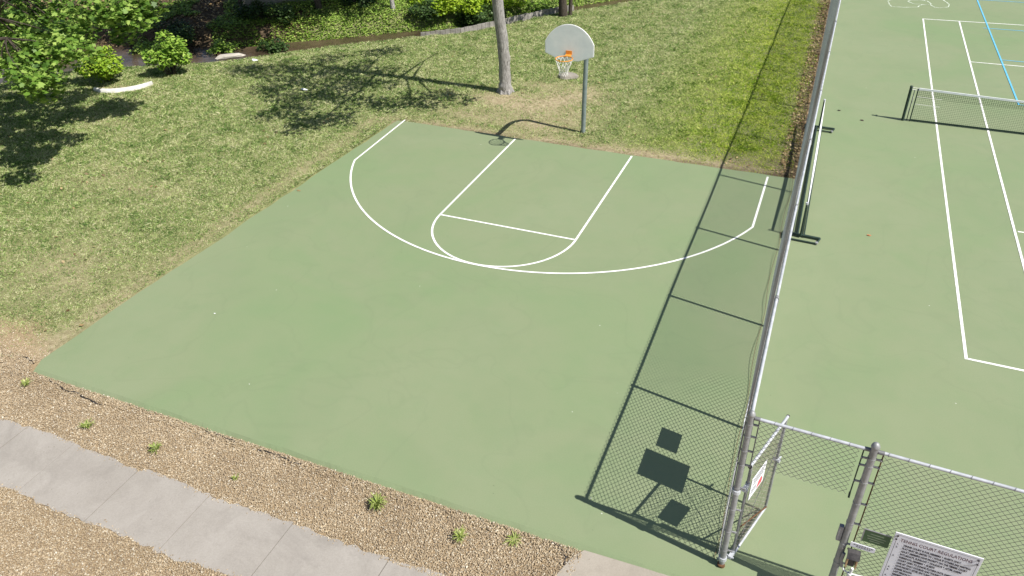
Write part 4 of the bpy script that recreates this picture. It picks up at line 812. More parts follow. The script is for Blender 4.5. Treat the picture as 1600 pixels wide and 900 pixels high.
FY = lambda x: -11.95-.04*(x-6.6)
def front_fence():
    x, y = 8.0, FY(8.0)
    t = thing("chain_link_fence", "front chain-link fence with cap-topped gate post, carrying the regulations board", "fence", (x, y, 0))
    m = MB(); m.tube([(x, y, -.1), (x, y, 2.92)], .044, 18); p = m.obj("gate_post", MAT['galv'], t, smooth=True)
    m = MB(); m.dome((x, y, 2.91), .048, .08, 14); m.obj("post_cap", MAT['galv'], p, smooth=True)
    for z in (.45, .85, 1.23, 1.62, 1.98, 2.35, 2.62, 2.74):
        b = MB(); ring(b, (x, y, z), .0445); b.box((x+.08, FY(x+.08), z), (.075, .016, .022)); b.tube([(x+.1, y-.022, z), (x+.1, y+.022, z)], .007, 6)
        if z > 2.0: b.box((x-.075, FY(x-.075), z-.02), (.075, .016, .022)); b.tube([(x-.1, y-.022, z-.02), (x-.1, y+.022, z-.02)], .007, 6)
        b.obj("tension_band", MAT['galv'], p)
    m = MB(); m.tube([(fx(-11.95)+.09, FY(6.7), 2.86), (x-.06, FY(x), 2.86)], .021, 12); m.obj("transom_rail", MAT['rail'], t, smooth=True)
    m = MB(); m.tube([(x+.06, FY(x), 2.86), (22, FY(22), 2.86)], .021, 12); m.obj("top_rail", MAT['rail'], t, smooth=True)
    for e in ((fx(-11.95)+.07, .05), (x-.07, .05), (x+.07, .05)):
        m = MB(); m.tube([(e[0]-.03, FY(e[0]), 2.86), (e[0]+.04, FY(e[0]), 2.86)], .026, 10); m.obj("rail_end_cup", MAT['galv_dark'], t, smooth=True)
    m = MB(); m.tube([(x+.105, FY(x+.1), .05), (x+.105, FY(x+.1), 2.84)], .008, 6); m.obj("tension_bar", MAT['rust'], t)
    m = MB(); m.tube([(x-.105, FY(x-.1), 2.06), (x-.105, FY(x-.1), 2.84)], .008, 6); m.tube([(x-.105, FY(x-.1)-.01, 2.03), (x-.105, FY(x-.1)+.02, 2.10)], .012, 6); m.obj("tension_bar", MAT['netdark'], t)
    m = MB(); m.tube([(6.72, FY(6.72), 2.05), (6.72, FY(6.72), 2.84)], .008, 6); m.obj("tension_bar", MAT['galv_dark'], t)
    u = (1, -.04, 0)
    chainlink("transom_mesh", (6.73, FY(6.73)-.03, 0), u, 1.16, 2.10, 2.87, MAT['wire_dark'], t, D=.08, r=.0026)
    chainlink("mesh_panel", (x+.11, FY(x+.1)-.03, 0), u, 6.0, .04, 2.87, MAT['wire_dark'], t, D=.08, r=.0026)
    for k in range(4):
        xx = x+3.05*(k+1); m = MB(); m.tube([(xx, FY(xx), -.1), (xx, FY(xx), 2.85)], .03, 10); m.obj("line_post", MAT['galv'], t, smooth=True)
    # wire ties along the rails
    for q in np.arange(6.9, 11.5, .21):
        m = MB()
        if abs(q-x) > .12: m.tube([(q+.024*math.cos(s)*.4, FY(q)+.025*math.cos(s), 2.86+.025*math.sin(s)) for s in np.linspace(0, 6.28, 9)], .0025, 5); m.obj("wire_tie", MAT['galv_dark'], t)
    b = MB(); b.box((x-.075, y+.0, 1.39), (.055, .06, .26)); b.obj("latch_keeper", MAT['keeper'], p, bevel=.006)
front_fence()

def gate():
    h0 = Vector((6.735, -11.80, 0)); u = Vector((.29, .957, 0)); n = Vector((u.y, -u.x, 0)); Wd = 1.08; z0, z1 = .10, 1.93
    P = lambda s, z, o=0: tuple(h0+u*s+Vector((0, 0, z))+n*o)
    t = thing("gate", "open chain-link walk gate swung into the tennis court beside the corner post", "gate", (h0.x, h0.y, 0))
    for nm, a, b in (("hinge_upright", P(0, z0-.05), P(0, z1-.02)), ("latch_upright", P(Wd, z0), P(Wd, z1))):
        m = MB(); m.tube([a, b], .021, 12); m.obj(nm, MAT['galv'], t, smooth=True)
    m = MB(); m.tube([P(-.03, z1), P(Wd+.05, z1)], .021, 12); q = m.obj("gate_top_rail", MAT['rail'], t, smooth=True)
    m = MB(); m.tube([P(Wd+.045, z1), P(Wd+.062, z1)], .024, 12); m.obj("end_plug", MAT['boxdark'], q)
    m = MB(); m.tube([P(-.035, z1), P(-.06, z1-.0)], .025, 12); m.obj("end_plug", MAT['boxdark'], q)
    m = MB(); m.tube([P(0, z0), P(Wd, z0)], .021, 12); m.obj("gate_bottom_rail", MAT['rail'], t, smooth=True)
    chainlink("gate_mesh", P(0.02, 0, .0), u, Wd-.04, z0+.01, z1-.01, MAT['wire_gate'], t, D=.078, r=.0026)
    m = MB(); m.tube([P(Wd, z1-.1, .02), P(.02, z0+.1, .02)], .004, 6); m.obj("truss_rod", MAT['galv_dark'], t)
    m = MB(); m.tube([P(.05, z0+.55, .0), P(Wd-.03, z0+.05, .02)], .011, 8); m.obj("shadow_bar", MAT['rust'], t)  # dark bar standing in for shadow lines low on the gate
    for z in (.16, 1.55):
        m = MB(); m.box(P(-.05, z), (.05, .14, .045), math.atan2(u.y, u.x)-math.pi/2); m.tube([P(0, z-.05), P(0, z+.05)], .03, 10); m.tube([(fx(-11.95), -11.95, z-.03), (fx(-11.95), -11.95, z+.03)], .056, 14); m.tube([P(-.09, z, -.05), P(-.09, z, .05)], .012, 8); m.obj("hinge", MAT['rail'], t, smooth=False)
    m = MB(); m.tube([P(Wd, 1.12, -.04), P(Wd, 1.12, .05)], .035, 10); m.tube([P(Wd, 1.12), P(Wd+.11, 1.10, .02)], .013, 8); m.tube([P(Wd+.02, 1.12), P(Wd+.03, 1.2)], .014, 8); m.obj("latch", MAT['rail'], t, smooth=True)
    return P, u, n
GP, GU, GN = gate()

# ------------------------------------------------------------------ signs
def text_mesh(name, txt, size, origin, ax, ay, mat, parent, bold=0, wmax=None):
    cu = bpy.data.curves.new(name, 'FONT'); cu.body = txt; cu.size = size; cu.offset = bold; cu.resolution_u = 2
    tmp = bpy.data.objects.new("tmp_text", cu); COL.objects.link(tmp)
    dg = bpy.context.evaluated_depsgraph_get(); me = bpy.data.meshes.new_from_object(tmp.evaluated_get(dg))
    bpy.data.objects.remove(tmp); bpy.data.curves.remove(cu)
    me.name = name
    n = len(me.vertices); co = np.empty(n*3, np.float32); me.vertices.foreach_get('co', co); co = co.reshape(-1, 3)
    s = 1.0
    if wmax and n: s = wmax/co[:, 0].max()
    ax = np.array(ax); ay = np.array(ay)
    co = np.array(origin)+co[:, :1]*s*ax+co[:, 1:2]*ay
    me.vertices.foreach_set('co', co.astype(np.float32).ravel()); me.materials.clear(); me.update()
    return link(name, me, mat, parent)

def regulations():
    x0, x1 = 8.488, 9.425; zt = 1.755; zb = .52
    Ax = np.array([1, -.04, 0])/math.hypot(1, .04); nn = np.array([-.04, -1, 0])/math.hypot(1, .04)
    O = np.array([x0, FY(x0)-.055, 0])
    Q = lambda a, z, d=0: tuple(O+Ax*a+nn*d+np.array([0, 0, z]))
    Wd = (x1-x0)
    t = thing("regulations_sign", "large white TENNIS COURT REGULATIONS board wired to the front fence", "sign", (x0+Wd/2, FY(x0)-.05, zb))
    m = MB(); m.prism([(0, zb), (Wd, zb), (Wd, zt), (0, zt)], lambda a, b, q: Q(a, b, q), .012); m.obj("panel", MAT['sign'], t, bevel=.003)
    m = MB()
    for a, b, c, d in ((.03, zb+.03, Wd-.03, zb+.034), (.03, zt-.034, Wd-.03, zt-.03), (.03, zb+.03, .034, zt-.03), (Wd-.034, zb+.03, Wd-.03, zt-.03)):
        m.v += [Q(a, b, .0145), Q(c, b, .0145), Q(c, d, .0145), Q(a, d, .0145)]; k = len(m.v); m.f.append([k-4, k-3, k-2, k-1])
    m.obj("border", MAT['ink'], t)
    text_mesh("heading", "TENNIS COURT REGULATIONS", .072, Q(.075, zt-.128, .015), Ax, (0, 0, 1), MAT['inkred'], t, .0006, wmax=Wd-.165)
    body = [("1.", "TENNIS COURT IS FOR MEMBERS & GUESTS ONLY"), ("2.", "PLAY MUST BE LIMITED TO 1 HOUR IF OTHERS ARE WAITING"), ("", "ADULT MEMBERS HAVE PRIORITY ON THE TENNIS COURT"), ("", "SATURDAYS, SUNDAYS & HOLIDAYS & AFTER 5:00PM"), ("3.", "WEEKDAYS, MEMBERS & GUESTS"), ("", "COURT OPEN TO JUNIOR PLAYERS UNTIL 5:00PM EACH DAY"), ("", "ONE SET ONLY DOUBLES AND THURSDAYS JUNIOR MEMBERS"), ("", "HAVE PRIORITY AFTER 4PM TUESDAYS AND THURSDAYS DURING"), ("4.", "SUMMER MONTHS"), ("5.", "LAST PERSON ON COURT IS RESPONSIBLE FOR LOCKING GATE"), ("", "MEMBERS ARE RESPONSIBLE FOR THEIR GUESTS"), ("6.", "THE COURT GATE MUST BE KEPT LOCKED AT ALL TIMES"), ("", "PROPER TENNIS ATTIRE AND SHOES REQUIRED"), ("7.", "CHILDREN MUST BE WITH AN ADULT MEMBER"), ("8.", "NO BICYCLES, SKATES OR PETS ON THE COURT"), ("", "NO GLASS CONTAINERS ALLOWED")]
    z = zt-.195
    for num, s in body:
        if z < zb+.06: break
        if num: text_mesh("rule_number", num, .038, Q(.05, z, .015), Ax, (0, 0, 1), MAT['ink'], t, .0008)
        text_mesh("rule_text", s, .040, Q(.125, z, .015), Ax, (0, 0, 1), MAT['ink'], t, .0022, wmax=min(Wd-.2, .0152*len(s)))
        z -= .0545
    for i, (a, zz) in enumerate(((.035, zt-.05), (Wd-.045, zt-.05), (Wd-.035, zt-.12), (.03, zt-.11))):
        m = MB(); m.tube([Q(a, zz, .012), Q(a, zz, .022)], .011, 8); m.obj("bolt", MAT['ink'], t)
    m = MB(); m.tube([Q(Wd-.04, zt-.12, .02), Q(Wd-.16, zt-.19, .024), Q(Wd-.22, zt-.19, .02)], .003, 5); m.obj("tie_wire", MAT['galv_dark'], t); m = MB(); m.tube([Q(.03, zt-.05, .02), Q(-.03, zt-.1, .02), Q(.0, zt-.14, .0)], .003, 5); m.obj("tie_wire", MAT['galv_dark'], t)
    # small green plate and white plate
    t2 = thing("green_plate", "small dark green notice plate between the gate post and the white regulations board", "sign", (8.33, FY(8.33)-.05, 1.42))
    x0b = 8.175; Ob = np.array([x0b, FY(x0b)-.045, 0]); Qb = lambda a, z, d=0: tuple(Ob+Ax*a+nn*d+np.array([0, 0, z]))
    m = MB(); m.prism([(0, 1.42), (.295, 1.42), (.295, 1.628), (0, 1.628)], lambda a, b, q: Qb(a, b, q), .008); m.obj("plate", MAT['green_sign'], t2)
    m = MB(); m.prism([(0, 1.628), (.295, 1.628), (.295, 1.64), (0, 1.64)], lambda a, b, q: Qb(a, b, q), .01); m.prism([(-.014, 1.42), (0, 1.42), (0, 1.64), (-.014, 1.64)], lambda a, b, q: Qb(a, b, q), .01); m.obj("frame", MAT['galv'], t2)
    m = MB()
    for a, b, zz in ((.07, .22, 1.575), (.04, .25, 1.53), (.05, .24, 1.49), (.08, .2, 1.455)):
        m.v += [Qb(a, zz, .0095), Qb(b, zz, .0095), Qb(b, zz+.012, .0095), Qb(a, zz+.012, .0095)]; k = len(m.v); m.f.append([k-4, k-3, k-2, k-1])
    m.obj("faded_lettering", MAT['greyink'], t2)
    t3 = thing("white_plate", "narrow white nameplate hung on the mesh under the small green plate", "sign", (8.2, FY(8.2)-.05, 1.26))
    x0c = 8.07; Oc = np.array([x0c, FY(x0c)-.045, 0]); Qc = lambda a, z, d=0: tuple(Oc+Ax*a+nn*d+np.array([0, 0, z]))
    m = MB(); m.prism([(0, 1.26), (.27, 1.26), (.285, 1.275), (.285, 1.325), (.27, 1.34), (0, 1.34)], lambda a, b, q: Qc(a, b, q), .008); m.obj("plate", MAT['sign'], t3)
    m = MB()
    for a, b, zz in ((.035, .26, 1.309), (.07, .22, 1.283)):
        q = a
        while q < b:
            wq = random.uniform(.012, .03); m.v += [Qc(q, zz, .0095), Qc(q+wq, zz, .0095), Qc(q+wq, zz+.012, .0095), Qc(q, zz+.012, .0095)]; k = len(m.v); m.f.append([k-4, k-3, k-2, k-1]); q += wq+.008
    m.obj("faded_lettering", MAT['ink'], t3)
    # lock box with little hood
    t4 = thing("lock_box", "dark hooded metal box with tan edges fixed beside the gate post", "box", (8.13, FY(8.13)-.07, .95))
    cx = 8.135; cy = FY(cx)-.10
    m = MB(); m.box((cx, cy+.03, 1.04), (.085, .07, .17)); m.obj("case", MAT['boxdark'], t4, bevel=.008)
    pr = [(-.02, 1.13), (.0, 1.19), (.04, 1.225), (.10, 1.22), (.15, 1.15), (.14, 1.14), (.095, 1.195), (.045, 1.20), (.01, 1.17)]
    m = MB(); m.prism([(a-.05, b-.0) for a, b in pr], lambda a, b, q: (cx-.075+q, cy+.03-a, b), .15); m.obj("hood", MAT['boxdark'], t4)
    for s in (-1, 1):
        m = MB(); m.box((cx+s*.055, cy-.02, 1.07), (.016, .085, .16)); m.obj("side_plate", MAT['boxtan'], t4)
    m = MB(); m.tube([(cx-.10, cy+.05, 1.10), (cx-.11, cy+.03, .98), (cx-.085, cy+.04, .86)], .022, 8); m.obj("bracket", MAT['keeper'], t4, smooth=True)
    t5 = thing("conduit", "white flexible conduit with a tee fitting below the dark hooded box", "conduit", (8.15, FY(8.15)-.06, .7))
    m = MB(); yq = lambda a: FY(a)-.06
    m.tube([(8.06, yq(8.06), .86), (8.09, yq(8.09), .80), (8.15, yq(8.15), .765), (8.25, yq(8.25), .775), (8.33, yq(8.33), .785), (8.42, yq(8.42), .77)], .012, 9); m.obj("hose", MAT['pipe'], t5, smooth=True)
    m = MB(); m.tube([(8.165, yq(8.16)-.02, .60), (8.165, yq(8.16)-.02, .80)], .027, 10); m.tube([(8.17, yq(8.16)-.02, .80), (8.178, yq(8.16)-.02, .90)], .018, 8); m.obj("tee_fitting", MAT['pipe'], t5, smooth=True)
    # signs wired flat to the tall fence and the gate
    def plate(nm, lb, y0, y1, zl, zh):
        tt = thing(nm, lb, "sign", (fx(y0)-.05, (y0+y1)/2, zl)); m = MB(); xx = fb((y0+y1)/2, (zl+zh)/2)-.06
        m.prism([(y0, zl), (y1, zl), (y1, zh), (y0, zh)], lambda a, b, q: (xx-q, a, b), .006); m.obj("plate", MAT['sign'], tt)
        for yy in (y0+.04, y1-.04):
            for zz in (zl+.04, zh-.04): m = MB(); m.tube([(xx-.006, yy, zz), (xx-.012, yy, zz)], .008, 6); m.obj("bolt", MAT['galv_dark'], tt)
    plate("notice_sign", "large notice board seen edge-on on the tall fence just behind the corner post", -11.0, -10.4, .90, 1.87)
    plate("notice_sign", "small square notice seen edge-on on the tall fence, beyond the larger board", -10.26, -9.80, 1.23, 1.69)
    tt = thing("warning_sign", "white square sign with red emblem wired to the open gate", "sign", GP(.35, 1.15, .03))
    sc = (GP(.36, 1.36, .03))
    m = MB(); m.prism([(.11, 1.15), (.56, 1.16), (.57, 1.56), (.12, 1.55)], lambda a, b, q: GP(a, b, .012+q), .006); m.obj("plate", MAT['sign'], tt)
    for sd in (.0185,):
        m = MB(); m.prism([(.34, 1.19), (.50, 1.19), (.52, 1.26), (.46, 1.34), (.38, 1.30)], lambda a, b, q: GP(a, b, sd+q), .001); m.obj("red_emblem", MAT['redink'], tt)
        m = MB()
        for a, b, zz in ((.16, .5, 1.49), (.18, .48, 1.44), (.17, .5, 1.39), (.15, .3, 1.30), (.15, .32, 1.25)):
            m.prism([(a, zz), (b, zz), (b, zz+.018), (a, zz+.018)], lambda p, r_, q: GP(p, r_, sd+q), .001)
        m.obj("lettering", MAT['ink'], tt)
regulations()

# ------------------------------------------------------------------ basketball hoop
def hoop():
    t = thing("basketball_hoop", "basketball hoop on a grey gooseneck pole at the far edge of the half court", "basketball hoop", (0, 1.99, 0))
    P = [(-.06, 1.99, -.3), (-.05, 1.99, 0), (-.04, 1.99, 1.2), (-.02, 1.99, 2.2)]
    for a in np.linspace(0, math.pi/2, 9): P.append((0, 1.99-.75+.75*math.cos(a), 2.42+.70*math.sin(a)))
    P.append((0, .47, 3.12))
    m = MB(); m.tube(P, .068, 16); m.obj("pole", MAT['polegrey'], t, smooth=True)
    HW = .69; o = []
    o += [(-.27, 2.70), (.27, 2.70), (HW, 2.86), (HW, 3.16)]
    for a in np.linspace(.50, math.pi-.50, 25):
        o.append((HW*math.cos(a)/math.cos(.50), 3.16+(.50)*(math.sin(a)-math.sin(.50))/(1-math.sin(.50))))
    o.append((-HW, 3.16)) if False else None
    o += [(-HW, 2.86)]
    m = MB(); m.prism(o, lambda a, b, q: (a, .40+q, b), .03); b = m.obj("backboard", MAT['board_edge'], t)
    m = MB(); cen = (0, 3.1)
    m.prism([(cen[0]+(a-cen[0])*.965, cen[1]+(z-cen[1])*.965) for a, z in o], lambda a, z, q: (a, .398-q, z), .002); m.obj("face", MAT['board'], b)
    m = MB()
    for s in (-1, 1): m.tube([(s*.1, .47, 3.12), (s*.42, .44, 3.3)], .02, 8); m.tube([(s*.1, .47, 3.05), (s*.42, .44, 2.85)], .02, 8)
    m.box((0, .455, 3.12), (.3, .05, .3)); m.obj("board_bracket", MAT['polegrey'], t)
    m = MB(); m.tube([(.228*math.cos(a), .228*math.sin(a), 2.87) for a in np.linspace(0, 2*math.pi, 36, endpoint=False)], .0125, 8, closed=True); r = m.obj("rim", MAT['orange'], t, smooth=True)
    m = MB(); m.box((0, .31, 2.868), (.16, .16, .012)); m.box((0, .389, 2.92), (.17, .012, .10)); m.tube([(-.05, .38, 2.80), (-.1, .2, 2.86)], .009, 6); m.tube([(.05, .38, 2.80), (.1, .2, 2.86)], .009, 6); m.obj("rim_mount", MAT['orange'], r)
    m = MB(); n = 12; lv = [(.222, 2.86), (.205, 2.77), (.165, 2.67), (.13, 2.58), (.112, 2.50), (.118, 2.43)]
    def pt(i, k): a = 2*math.pi*(i+.5*(k % 2))/n; q, z = lv[k]; return Vector((q*math.cos(a)+random.uniform(-.006, .006)-.01*k*.3, q*math.sin(a)+random.uniform(-.006, .006), z+random.uniform(-.006, .006)))
    G = [[pt(i, k) for i in range(n)] for k in range(len(lv))]
    for k in range(len(lv)-1):
        for i in range(n):
            d = 0 if k % 2 else -1
            m.tube([G[k][i], G[k+1][i]], .0058, 5); m.tube([G[k][i], G[k+1][(i+(1 if k % 2 else -1)) % n]], .0058, 5)
    m.obj("net", MAT['cord'], t)
hoop()

# ------------------------------------------------------------------ nets
def netgrid(m, a, b, z0, z1, nx, nz, r, sag=0):
    a = Vector(a); b = Vector(b)
    for i in range(nx+1):
        p = a.lerp(b, i/nx); s = sag*math.sin(math.pi*i/nx); m.tube([(p.x, p.y, z0), (p.x, p.y, z1-s)], r, 3, cap=False)
    for j in range(nz+1):
        q = j/nz; pts = []
        for i in range(0, 13):
            p = a.lerp(b, i/12); s = sag*math.sin(math.pi*i/12); pts.append((p.x, p.y, z0+(z1-s-z0)*q))
        m.tube(pts, r, 3, cap=False)
def tennis_net():
    A = (8.886, 6.06); U = Vector((1, -.012, 0)); Pn = lambda a, z: (A[0]+U.x*a, A[1]+U.y*a, z)
    t = thing("tennis_net", "full size tennis net with white headband strung across the tennis court", "net", (A[0], A[1], 0))
    L = 12.8
    for a in (0, L):
        m = MB(); m.tube([Pn(a, -.05), Pn(a, 1.07)], .042, 12); p = m.obj("net_post", MAT['netdark'], t, smooth=True)
        m = MB(); m.dome(Pn(a, 1.07), .045, .03); m.tube([(Pn(a, .95)[0], Pn(a, 0)[1]-.06, .95), (Pn(a, .95)[0], Pn(a, 0)[1]+.09, .95)], .02, 8); m.obj("winch", MAT['netdark'], p)
    m = MB(); m.tube([Pn(.2, .0), Pn(.2, 1.02)], .018, 8); m.tube([Pn(.11, .02), Pn(.11, .98)], .012, 6); m.obj("lacing_bar", MAT['netdark'], t, smooth=True)
    m = MB(); netgrid(m, Pn(.2, 0), Pn(L-.2, 0), .06, 1.03, 230, 18, .0028, .09); m.obj("netting", MAT['netcord'], t)
    m = MB(); netgrid(m, (Pn(.2, 0)[0], Pn(.2, 0)[1]+.03, 0), (Pn(L-.2, 0)[0], Pn(L-.2, 0)[1]+.03, 0), .74, 1.0, 230, 5, .0028, .09); m.obj("doubled_upper_netting", MAT['netcord'], t)
    m = MB()
    for i in range(24):
        a0, a1 = .22+(L-.44)*i/24, .22+(L-.44)*(i+1)/24; s = lambda a: .09*math.sin(math.pi*a/L)
        m.prism([(a0, 1.0-s(a0)), (a1, 1.0-s(a1)), (a1, 1.055-s(a1)), (a0, 1.055-s(a0))], lambda a, b, q: (Pn(a, 0)[0], Pn(a, 0)[1]-.012+q, b), .024)
    m.obj("headband", MAT['tape'], t)
    m = MB(); m.tube([Pn(0, 1.05), Pn(.3, 1.03)], .008, 6); m.tube([Pn(.0, .99), Pn(.2, .98), Pn(.45, 1.0)], .012, 6); m.tube([Pn(.1, .99), Pn(.13, .6), Pn(.09, .3)], .008, 6); m.obj("tension_cord", MAT['cord'], t)
    m = MB()
    for z in (.55, .78): m.tube([Pn(.2, z), Pn(.9, z-.01)], .006, 5)
    m.obj("repair_cord", MAT['cord'], t)
    m = MB(); m.prism([(.2, .02), (L-.2, .02), (L-.2, .075), (.2, .075)], lambda a, b, q: (Pn(a, 0)[0], Pn(a, 0)[1]-.006+q, b), .012); m.obj("bottom_band", MAT['netdark'], t)
tennis_net()

def portable_net():
    ya, yb = -2.25, 4.55
    t = thing("portable_net", "portable pickleball net with dark green frame parked along the tall fence", "net", (6.68, ya, 0))
    X = lambda y: 6.73-.021*(y+2.25)
    for y in (ya, yb):
        s = 1
        m = MB(); x = X(y)
        m.tube([(x-.42, y+.08, .05), (x+.42, y+.02, .05)], .03, 10); m.tube([(x-.40, y-.17, .035), (x+.36, y-.21, .035)], .02, 8); m.tube([(x+.42, y+.02, .05), (x+.36, y-.21, .035)], .02, 8); m.tube([(x-.42, y+.08, .05), (x-.40, y-.17, .035)], .02, 8)
        m.obj("base_frame", MAT['netdark'], t, smooth=True)
        m = MB(); m.tube([(x-.02, y, .05), (x-.02, y, .9)], .024, 10); p = m.obj("upright", MAT['netdark'], t, smooth=True)
        m = MB(); m.tube([(x-.02, y, .88), (x-.02, y, .93)], .032, 10); m.obj("cap", MAT['rail'], p, smooth=True)
        m = MB(); m.tube([(x+.36, y-.205, .03), (x+.36, y-.205, .07)], .035, 10); m.obj("caster", MAT['galv'], t, smooth=True)
    m = MB(); m.tube([(X(ya)-.09, ya, .06), (X(yb)-.09, yb, .06)], .026, 10); m.tube([(X(ya)+.06, ya, .05), (X(yb)+.06, yb, .05)], .016, 8); m.tube([(X(ya)-.2, ya+.02, .04), (X(yb)-.2, yb, .04)], .012, 8); m.obj("long_base_tube", MAT['netdark'], t, smooth=True)
    m = MB(); netgrid(m, (X(ya), ya, 0), (X(yb), yb, 0), .12, .86, 150, 16, .0026, .05); m.obj("netting", MAT['netcord'], t)
    m = MB()
    for i in range(20):
        a0, a1 = ya+(yb-ya)*i/20, ya+(yb-ya)*(i+1)/20; s = lambda a: .055*math.sin(math.pi*(a-ya)/(yb-ya)); wb = lambda a: .009+.022*math.sin(math.pi*(a-ya)/(yb-ya))
        n = len(m.v)
        for a in (a0, a1):
            x = X(a)
            for dx, dz in ((-wb(a), -.055), (wb(a), -.055), (wb(a)*.6, .012), (-wb(a)*.6, .012)): m.v.append((x+dx, a, .875-s(a)+dz))
        for q in range(4): m.f.append([n+q, n+(q+1) % 4, n+4+(q+1) % 4, n+4+q])
    m.obj("headband", MAT['tape'], t)
portable_net()

# ------------------------------------------------------------------ small things
def rock(name, label, cat, x, y, z, sx, sy, sz, rz, mat, group=None):
    m = MB(); n = 10
    rings = [(.55, 0), (1, .25), (.95, .6), (.62, .92)]
    for q, h in rings:
        for j in range(n):
            a = 2*math.pi*j/n; k = q*random.uniform(.85, 1.12); px, py = k*sx*math.cos(a), k*sy*math.sin(a)
            m.v.append((x+px*math.cos(rz)-py*math.sin(rz), y+px*math.sin(rz)+py*math.cos(rz), z+sz*(h+random.uniform(-.06, .06))))
    for i in range(3):
        for j in range(n): m.f.append([i*n+j, i*n+(j+1) % n, (i+1)*n+(j+1) % n, (i+1)*n+j])
    m.f.append([3*n+j for j in range(n)]); m.f.append([j for j in range(n)][::-1])
    return tag(m.obj(name, mat, bevel=.01), label, cat, group)
rock("rock", "pale half buried stone in the worn turf behind the hoop net", "rock", -2.1, 6.5, -.08, .36, .22, .24, .3, MAT['oldconc'])
rock("rock", "long flat pale stone lying on the creek edge", "rock", -15.75, 4.72, -.16, .58, .18, .18, .70, MAT['stone'])
rock("rock", "upright pale rock in the creek behind the yellow-green shrub", "rock", -20.9, 2.1, -.55, .24, .18, .5, 1.2, MAT['stone'])
rock("rock", "flat white rock at the near waterline of the creek", "rock", -20.4, 1.5, -.5, .30, .2, .38, .2, MAT['stone'])
rock("rock", "small tan rock in the creek left of the white rocks", "rock", -21.5, 1.4, -.5, .22, .16, .24, .9, MAT['stone'])

def edging():
    P = [(-17.68, -.20), (-17.4, -.25), (-17.03, -.17), (-16.78, -.02), (-16.59, .12), (-16.40, .34), (-16.26, .58), (-16.15, .98)]
    m = MB(); W_ = [.16, .21, .20, .17, .14, .12, .10, .07]; n = len(P)
    for i, p in enumerate(P):
        a = Vector(P[max(i-1, 0)]); b = Vector(P[min(i+1, n-1)]); tt = (b-a).normalized(); q = Vector((-tt.y, tt.x)); w_ = W_[i]
        for k, h in ((-.5, -.05), (-.45, .10), (0, .15), (.45, .10), (.5, -.05)): m.v.append((p[0]+q.x*w_*k, p[1]+q.y*w_*k, -.03+h))
    for i in range(n-1):
        for k in range(4): m.f.append([i*5+k, i*5+k+1, (i+1)*5+k+1, (i+1)*5+k])
    m.f.append([0, 1, 2, 3, 4]); m.f.append([(n-1)*5+k for k in (4, 3, 2, 1, 0)])
    tag(m.obj("edging_strip", MAT['edging'], smooth=True), "curved white landscape edging strip lying on the lawn below the two shrubs", "edging")
edging()

def plank_wall():
    P = [(-9.75, 9.62), (-8.35, 10.55), (-7.25, 12.0), (-5.85, 14.2), (-4.9, 15.3)]
    t = thing("plank_wall", "low weathered grey plank retaining wall along the lawn edge behind the pale tree trunk", "wall", (P[0][0], P[0][1], -.1))
    m = MB()
    for a, b in zip(P[:-1], P[1:]):
        a = Vector(a); b = Vector(b); L = (b-a).length; k = int(L/.19); d = (b-a)/L; rz = math.atan2(d.y, d.x)
        for i in range(k):
            c = a+d*(i+.5)*L/k; m.box((c.x, c.y, -.30+random.uniform(-.015, .015)+.10*min(1, (c.x+9.75)/3), ), (L/k-.012, .05, .66), rz)
    m.obj("planks", MAT['plank'], t)
    m = MB(); m.tube([(P[0][0]-.05, P[0][1]+.07, -.16), (P[1][0]-.05, P[1][1]+.07, -.12), (P[2][0]-.07, P[2][1]+.05, -.07), (P[3][0]-.07, P[3][1]+.05, -.06), (P[4][0]-.07, P[4][1]+.05, -.06)], .035, 6); m.obj("stringer", MAT['plank'], t)
plank_wall()

def concrete_wall():
    a = Vector((-18.6, 9.35)); b = Vector((-14.9, 11.9)); d = (b-a).normalized(); z0 = .25
    t = thing("concrete_wall", "rough grey concrete wall on the shaded far bank at the top edge", "wall", (a.x, a.y, z0))
    m = MB(); c = (a+b)/2; m.box((c.x, c.y, z0+.75), ((b-a).length, .35, 1.9), math.atan2(d.y, d.x)); m.obj("wall_face", MAT['oldconc'], t, bevel=.02)
    m = MB(); m.box((c.x, c.y, z0+1.75), ((b-a).length+.1, .45, .12), math.atan2(d.y, d.x)); m.obj("coping", MAT['oldconc'], t, bevel=.02)
concrete_wall()

def weed(label, x, y, r, n, tall=1.0):
    V = []; F = []
    z = -.03
    for i in range(n):
        a = random.uniform(0, 6.28); L = r*random.uniform(.55, 1.1); h = r*random.uniform(.4, 1.0)*tall; w_ = random.uniform(.005, .009)
        s0 = Vector((x+random.uniform(-.03, .03), y+random.uniform(-.03, .03), z)); dx = Vector((math.cos(a), math.sin(a), 0)); sd = Vector((-dx.y, dx.x, 0))*w_
        k = len(V)
        for tt, ww in ((0, .6), (.35, 1), (.7, .9), (1, .08)):
            p = s0+dx*L*tt+Vector((0, 0, h*math.sin(tt*2.2)/.95)); V += [tuple(p-sd*ww), tuple(p+sd*ww)]
        for q in range(3): F.append((k+2*q, k+2*q+1, k+2*q+3, k+2*q+2))
    tag(npmesh("weed", np.array(V), np.array(F), MAT['weed']), label, "weed", "weeds growing in the gravel")
for a in (("small yellowish weed tuft nearest the left corner of the court", -6.17, -12.74, .12, 34), ("spreading weed at the sidewalk edge, second tuft from the left", -4.17, -13.16, .14, 40), ("green weed tuft in the gravel above the second sidewalk joint", -2.62, -13.15, .13, 38),
          ("largest bushy weed tuft in the middle of the gravel strip", 1.51, -12.82, .17, 80, 1.1), ("pale upright weed near the right end of the gravel strip", 2.97, -12.89, .14, 44, 1.2), ("flat dark sprawling weed closest to the concrete apron", 3.72, -12.62, .17, 24, .35), ("tiny sprig of weed in the gravel left of the largest tuft", -.93, -13.18, .08, 14)):
    weed(*a)

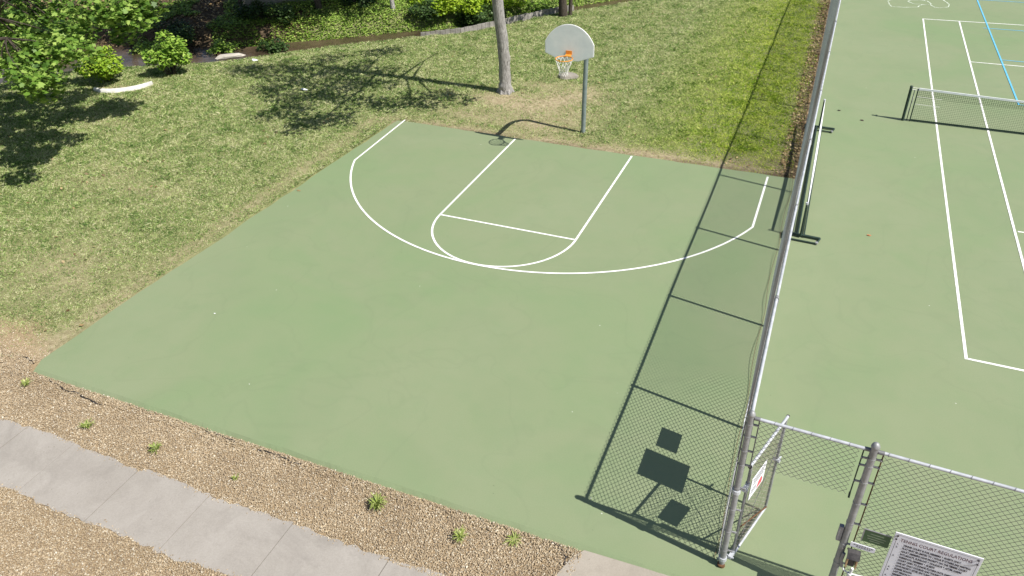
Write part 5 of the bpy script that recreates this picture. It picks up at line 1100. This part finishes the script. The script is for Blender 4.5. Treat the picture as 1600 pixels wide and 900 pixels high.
def strip_piece(label, P, r=.012):
    Q = []
    for a, b in zip(P[:-1], P[1:]):
        for t in np.linspace(0, 1, 5)[:-1]: Q.append((a[0]+(b[0]-a[0])*t+random.uniform(-.012, .012), a[1]+(b[1]-a[1])*t+random.uniform(-.02, .02), -.025+random.uniform(-.014, .01)))
    m = MB(); m.tube(Q, [r*random.uniform(.6, 1.5) for _ in Q], 6); tag(m.obj("edging_scrap", MAT['blackstrip']), label, "edging", "black edging sticking out of the gravel")
strip_piece("jagged black edging poking from the gravel at the left court corner", [(-5.95, -12.47), (-5.6, -12.5), (-5.3, -12.6), (-5.15, -12.55), (-4.7, -12.62), (-4.3, -12.62)])
strip_piece("short black edging end curling past the court's left tip", [(-7.0, -12.15), (-6.75, -12.17), (-6.55, -12.25)], .009)
strip_piece("long broken black edging along the middle of the court front", [(-2.2, -12.47), (-1.8, -12.47), (-1.35, -12.5)], .012)
strip_piece("black edging piece showing under the chipped court edge", [(-1.0, -12.50), (-.6, -12.49), (-.3, -12.53), (-.05, -12.5)], .014)
strip_piece("hooked dark root scrap beside the concrete apron", [(4.25, -12.44), (4.4, -12.48), (4.52, -12.6), (4.55, -12.8)], .012)

def scrap(name, label, cat, x, y, z, s, mat, group=None):
    m = MB(); n = 7; v = []
    for i in range(n):
        a = 6.28*i/n; q = s*random.uniform(.6, 1.1); m.v.append((x+q*math.cos(a), y+q*.6*math.sin(a), z+random.uniform(0, s*.35)))
    m.v.append((x, y, z+s*.4)); m.v.append((x, y, z))
    for i in range(n): m.f.append([i, (i+1) % n, n]); m.f.append([(i+1) % n, i, n+1])
    tag(m.obj(name, mat), label, cat, group)
scrap("litter", "white paper scrap on the grass inside the tree shadow", "litter", -10.44, 2.27, .01, .13, MAT['litter'])
scrap("litter", "white plastic scrap at the lawn edge near the flat creek stone", "litter", -14.3, 4.5, -.04, .16, MAT['litter'])
G_ = "dry leaves lying on the courts"
scrap("dry_leaf", "brown dry leaf on the tennis court, nearer the portable net", "leaf", 7.05, 6.25, .006, .07, MAT['bark_dark'], G_)
scrap("dry_leaf", "brown dry leaf on the tennis court, nearer the tennis net post", "leaf", 7.75, 5.65, .006, .07, MAT['bark_dark'], G_)
scrap("dry_leaf", "tan dry leaf at the left edge of the basketball court", "leaf", -6.0, -4.30, .006, .06, MAT['leaf_dead'], G_)
scrap("dry_leaf", "thin orange-brown leaf in the open middle of the tennis court", "leaf", 8.2, -1.6, .006, .05, MAT['pink'], G_)
scrap("bird_dropping", "white speck near the left part of the basketball court", "speck", -4.33, -9.65, .006, .025, MAT['litter'])
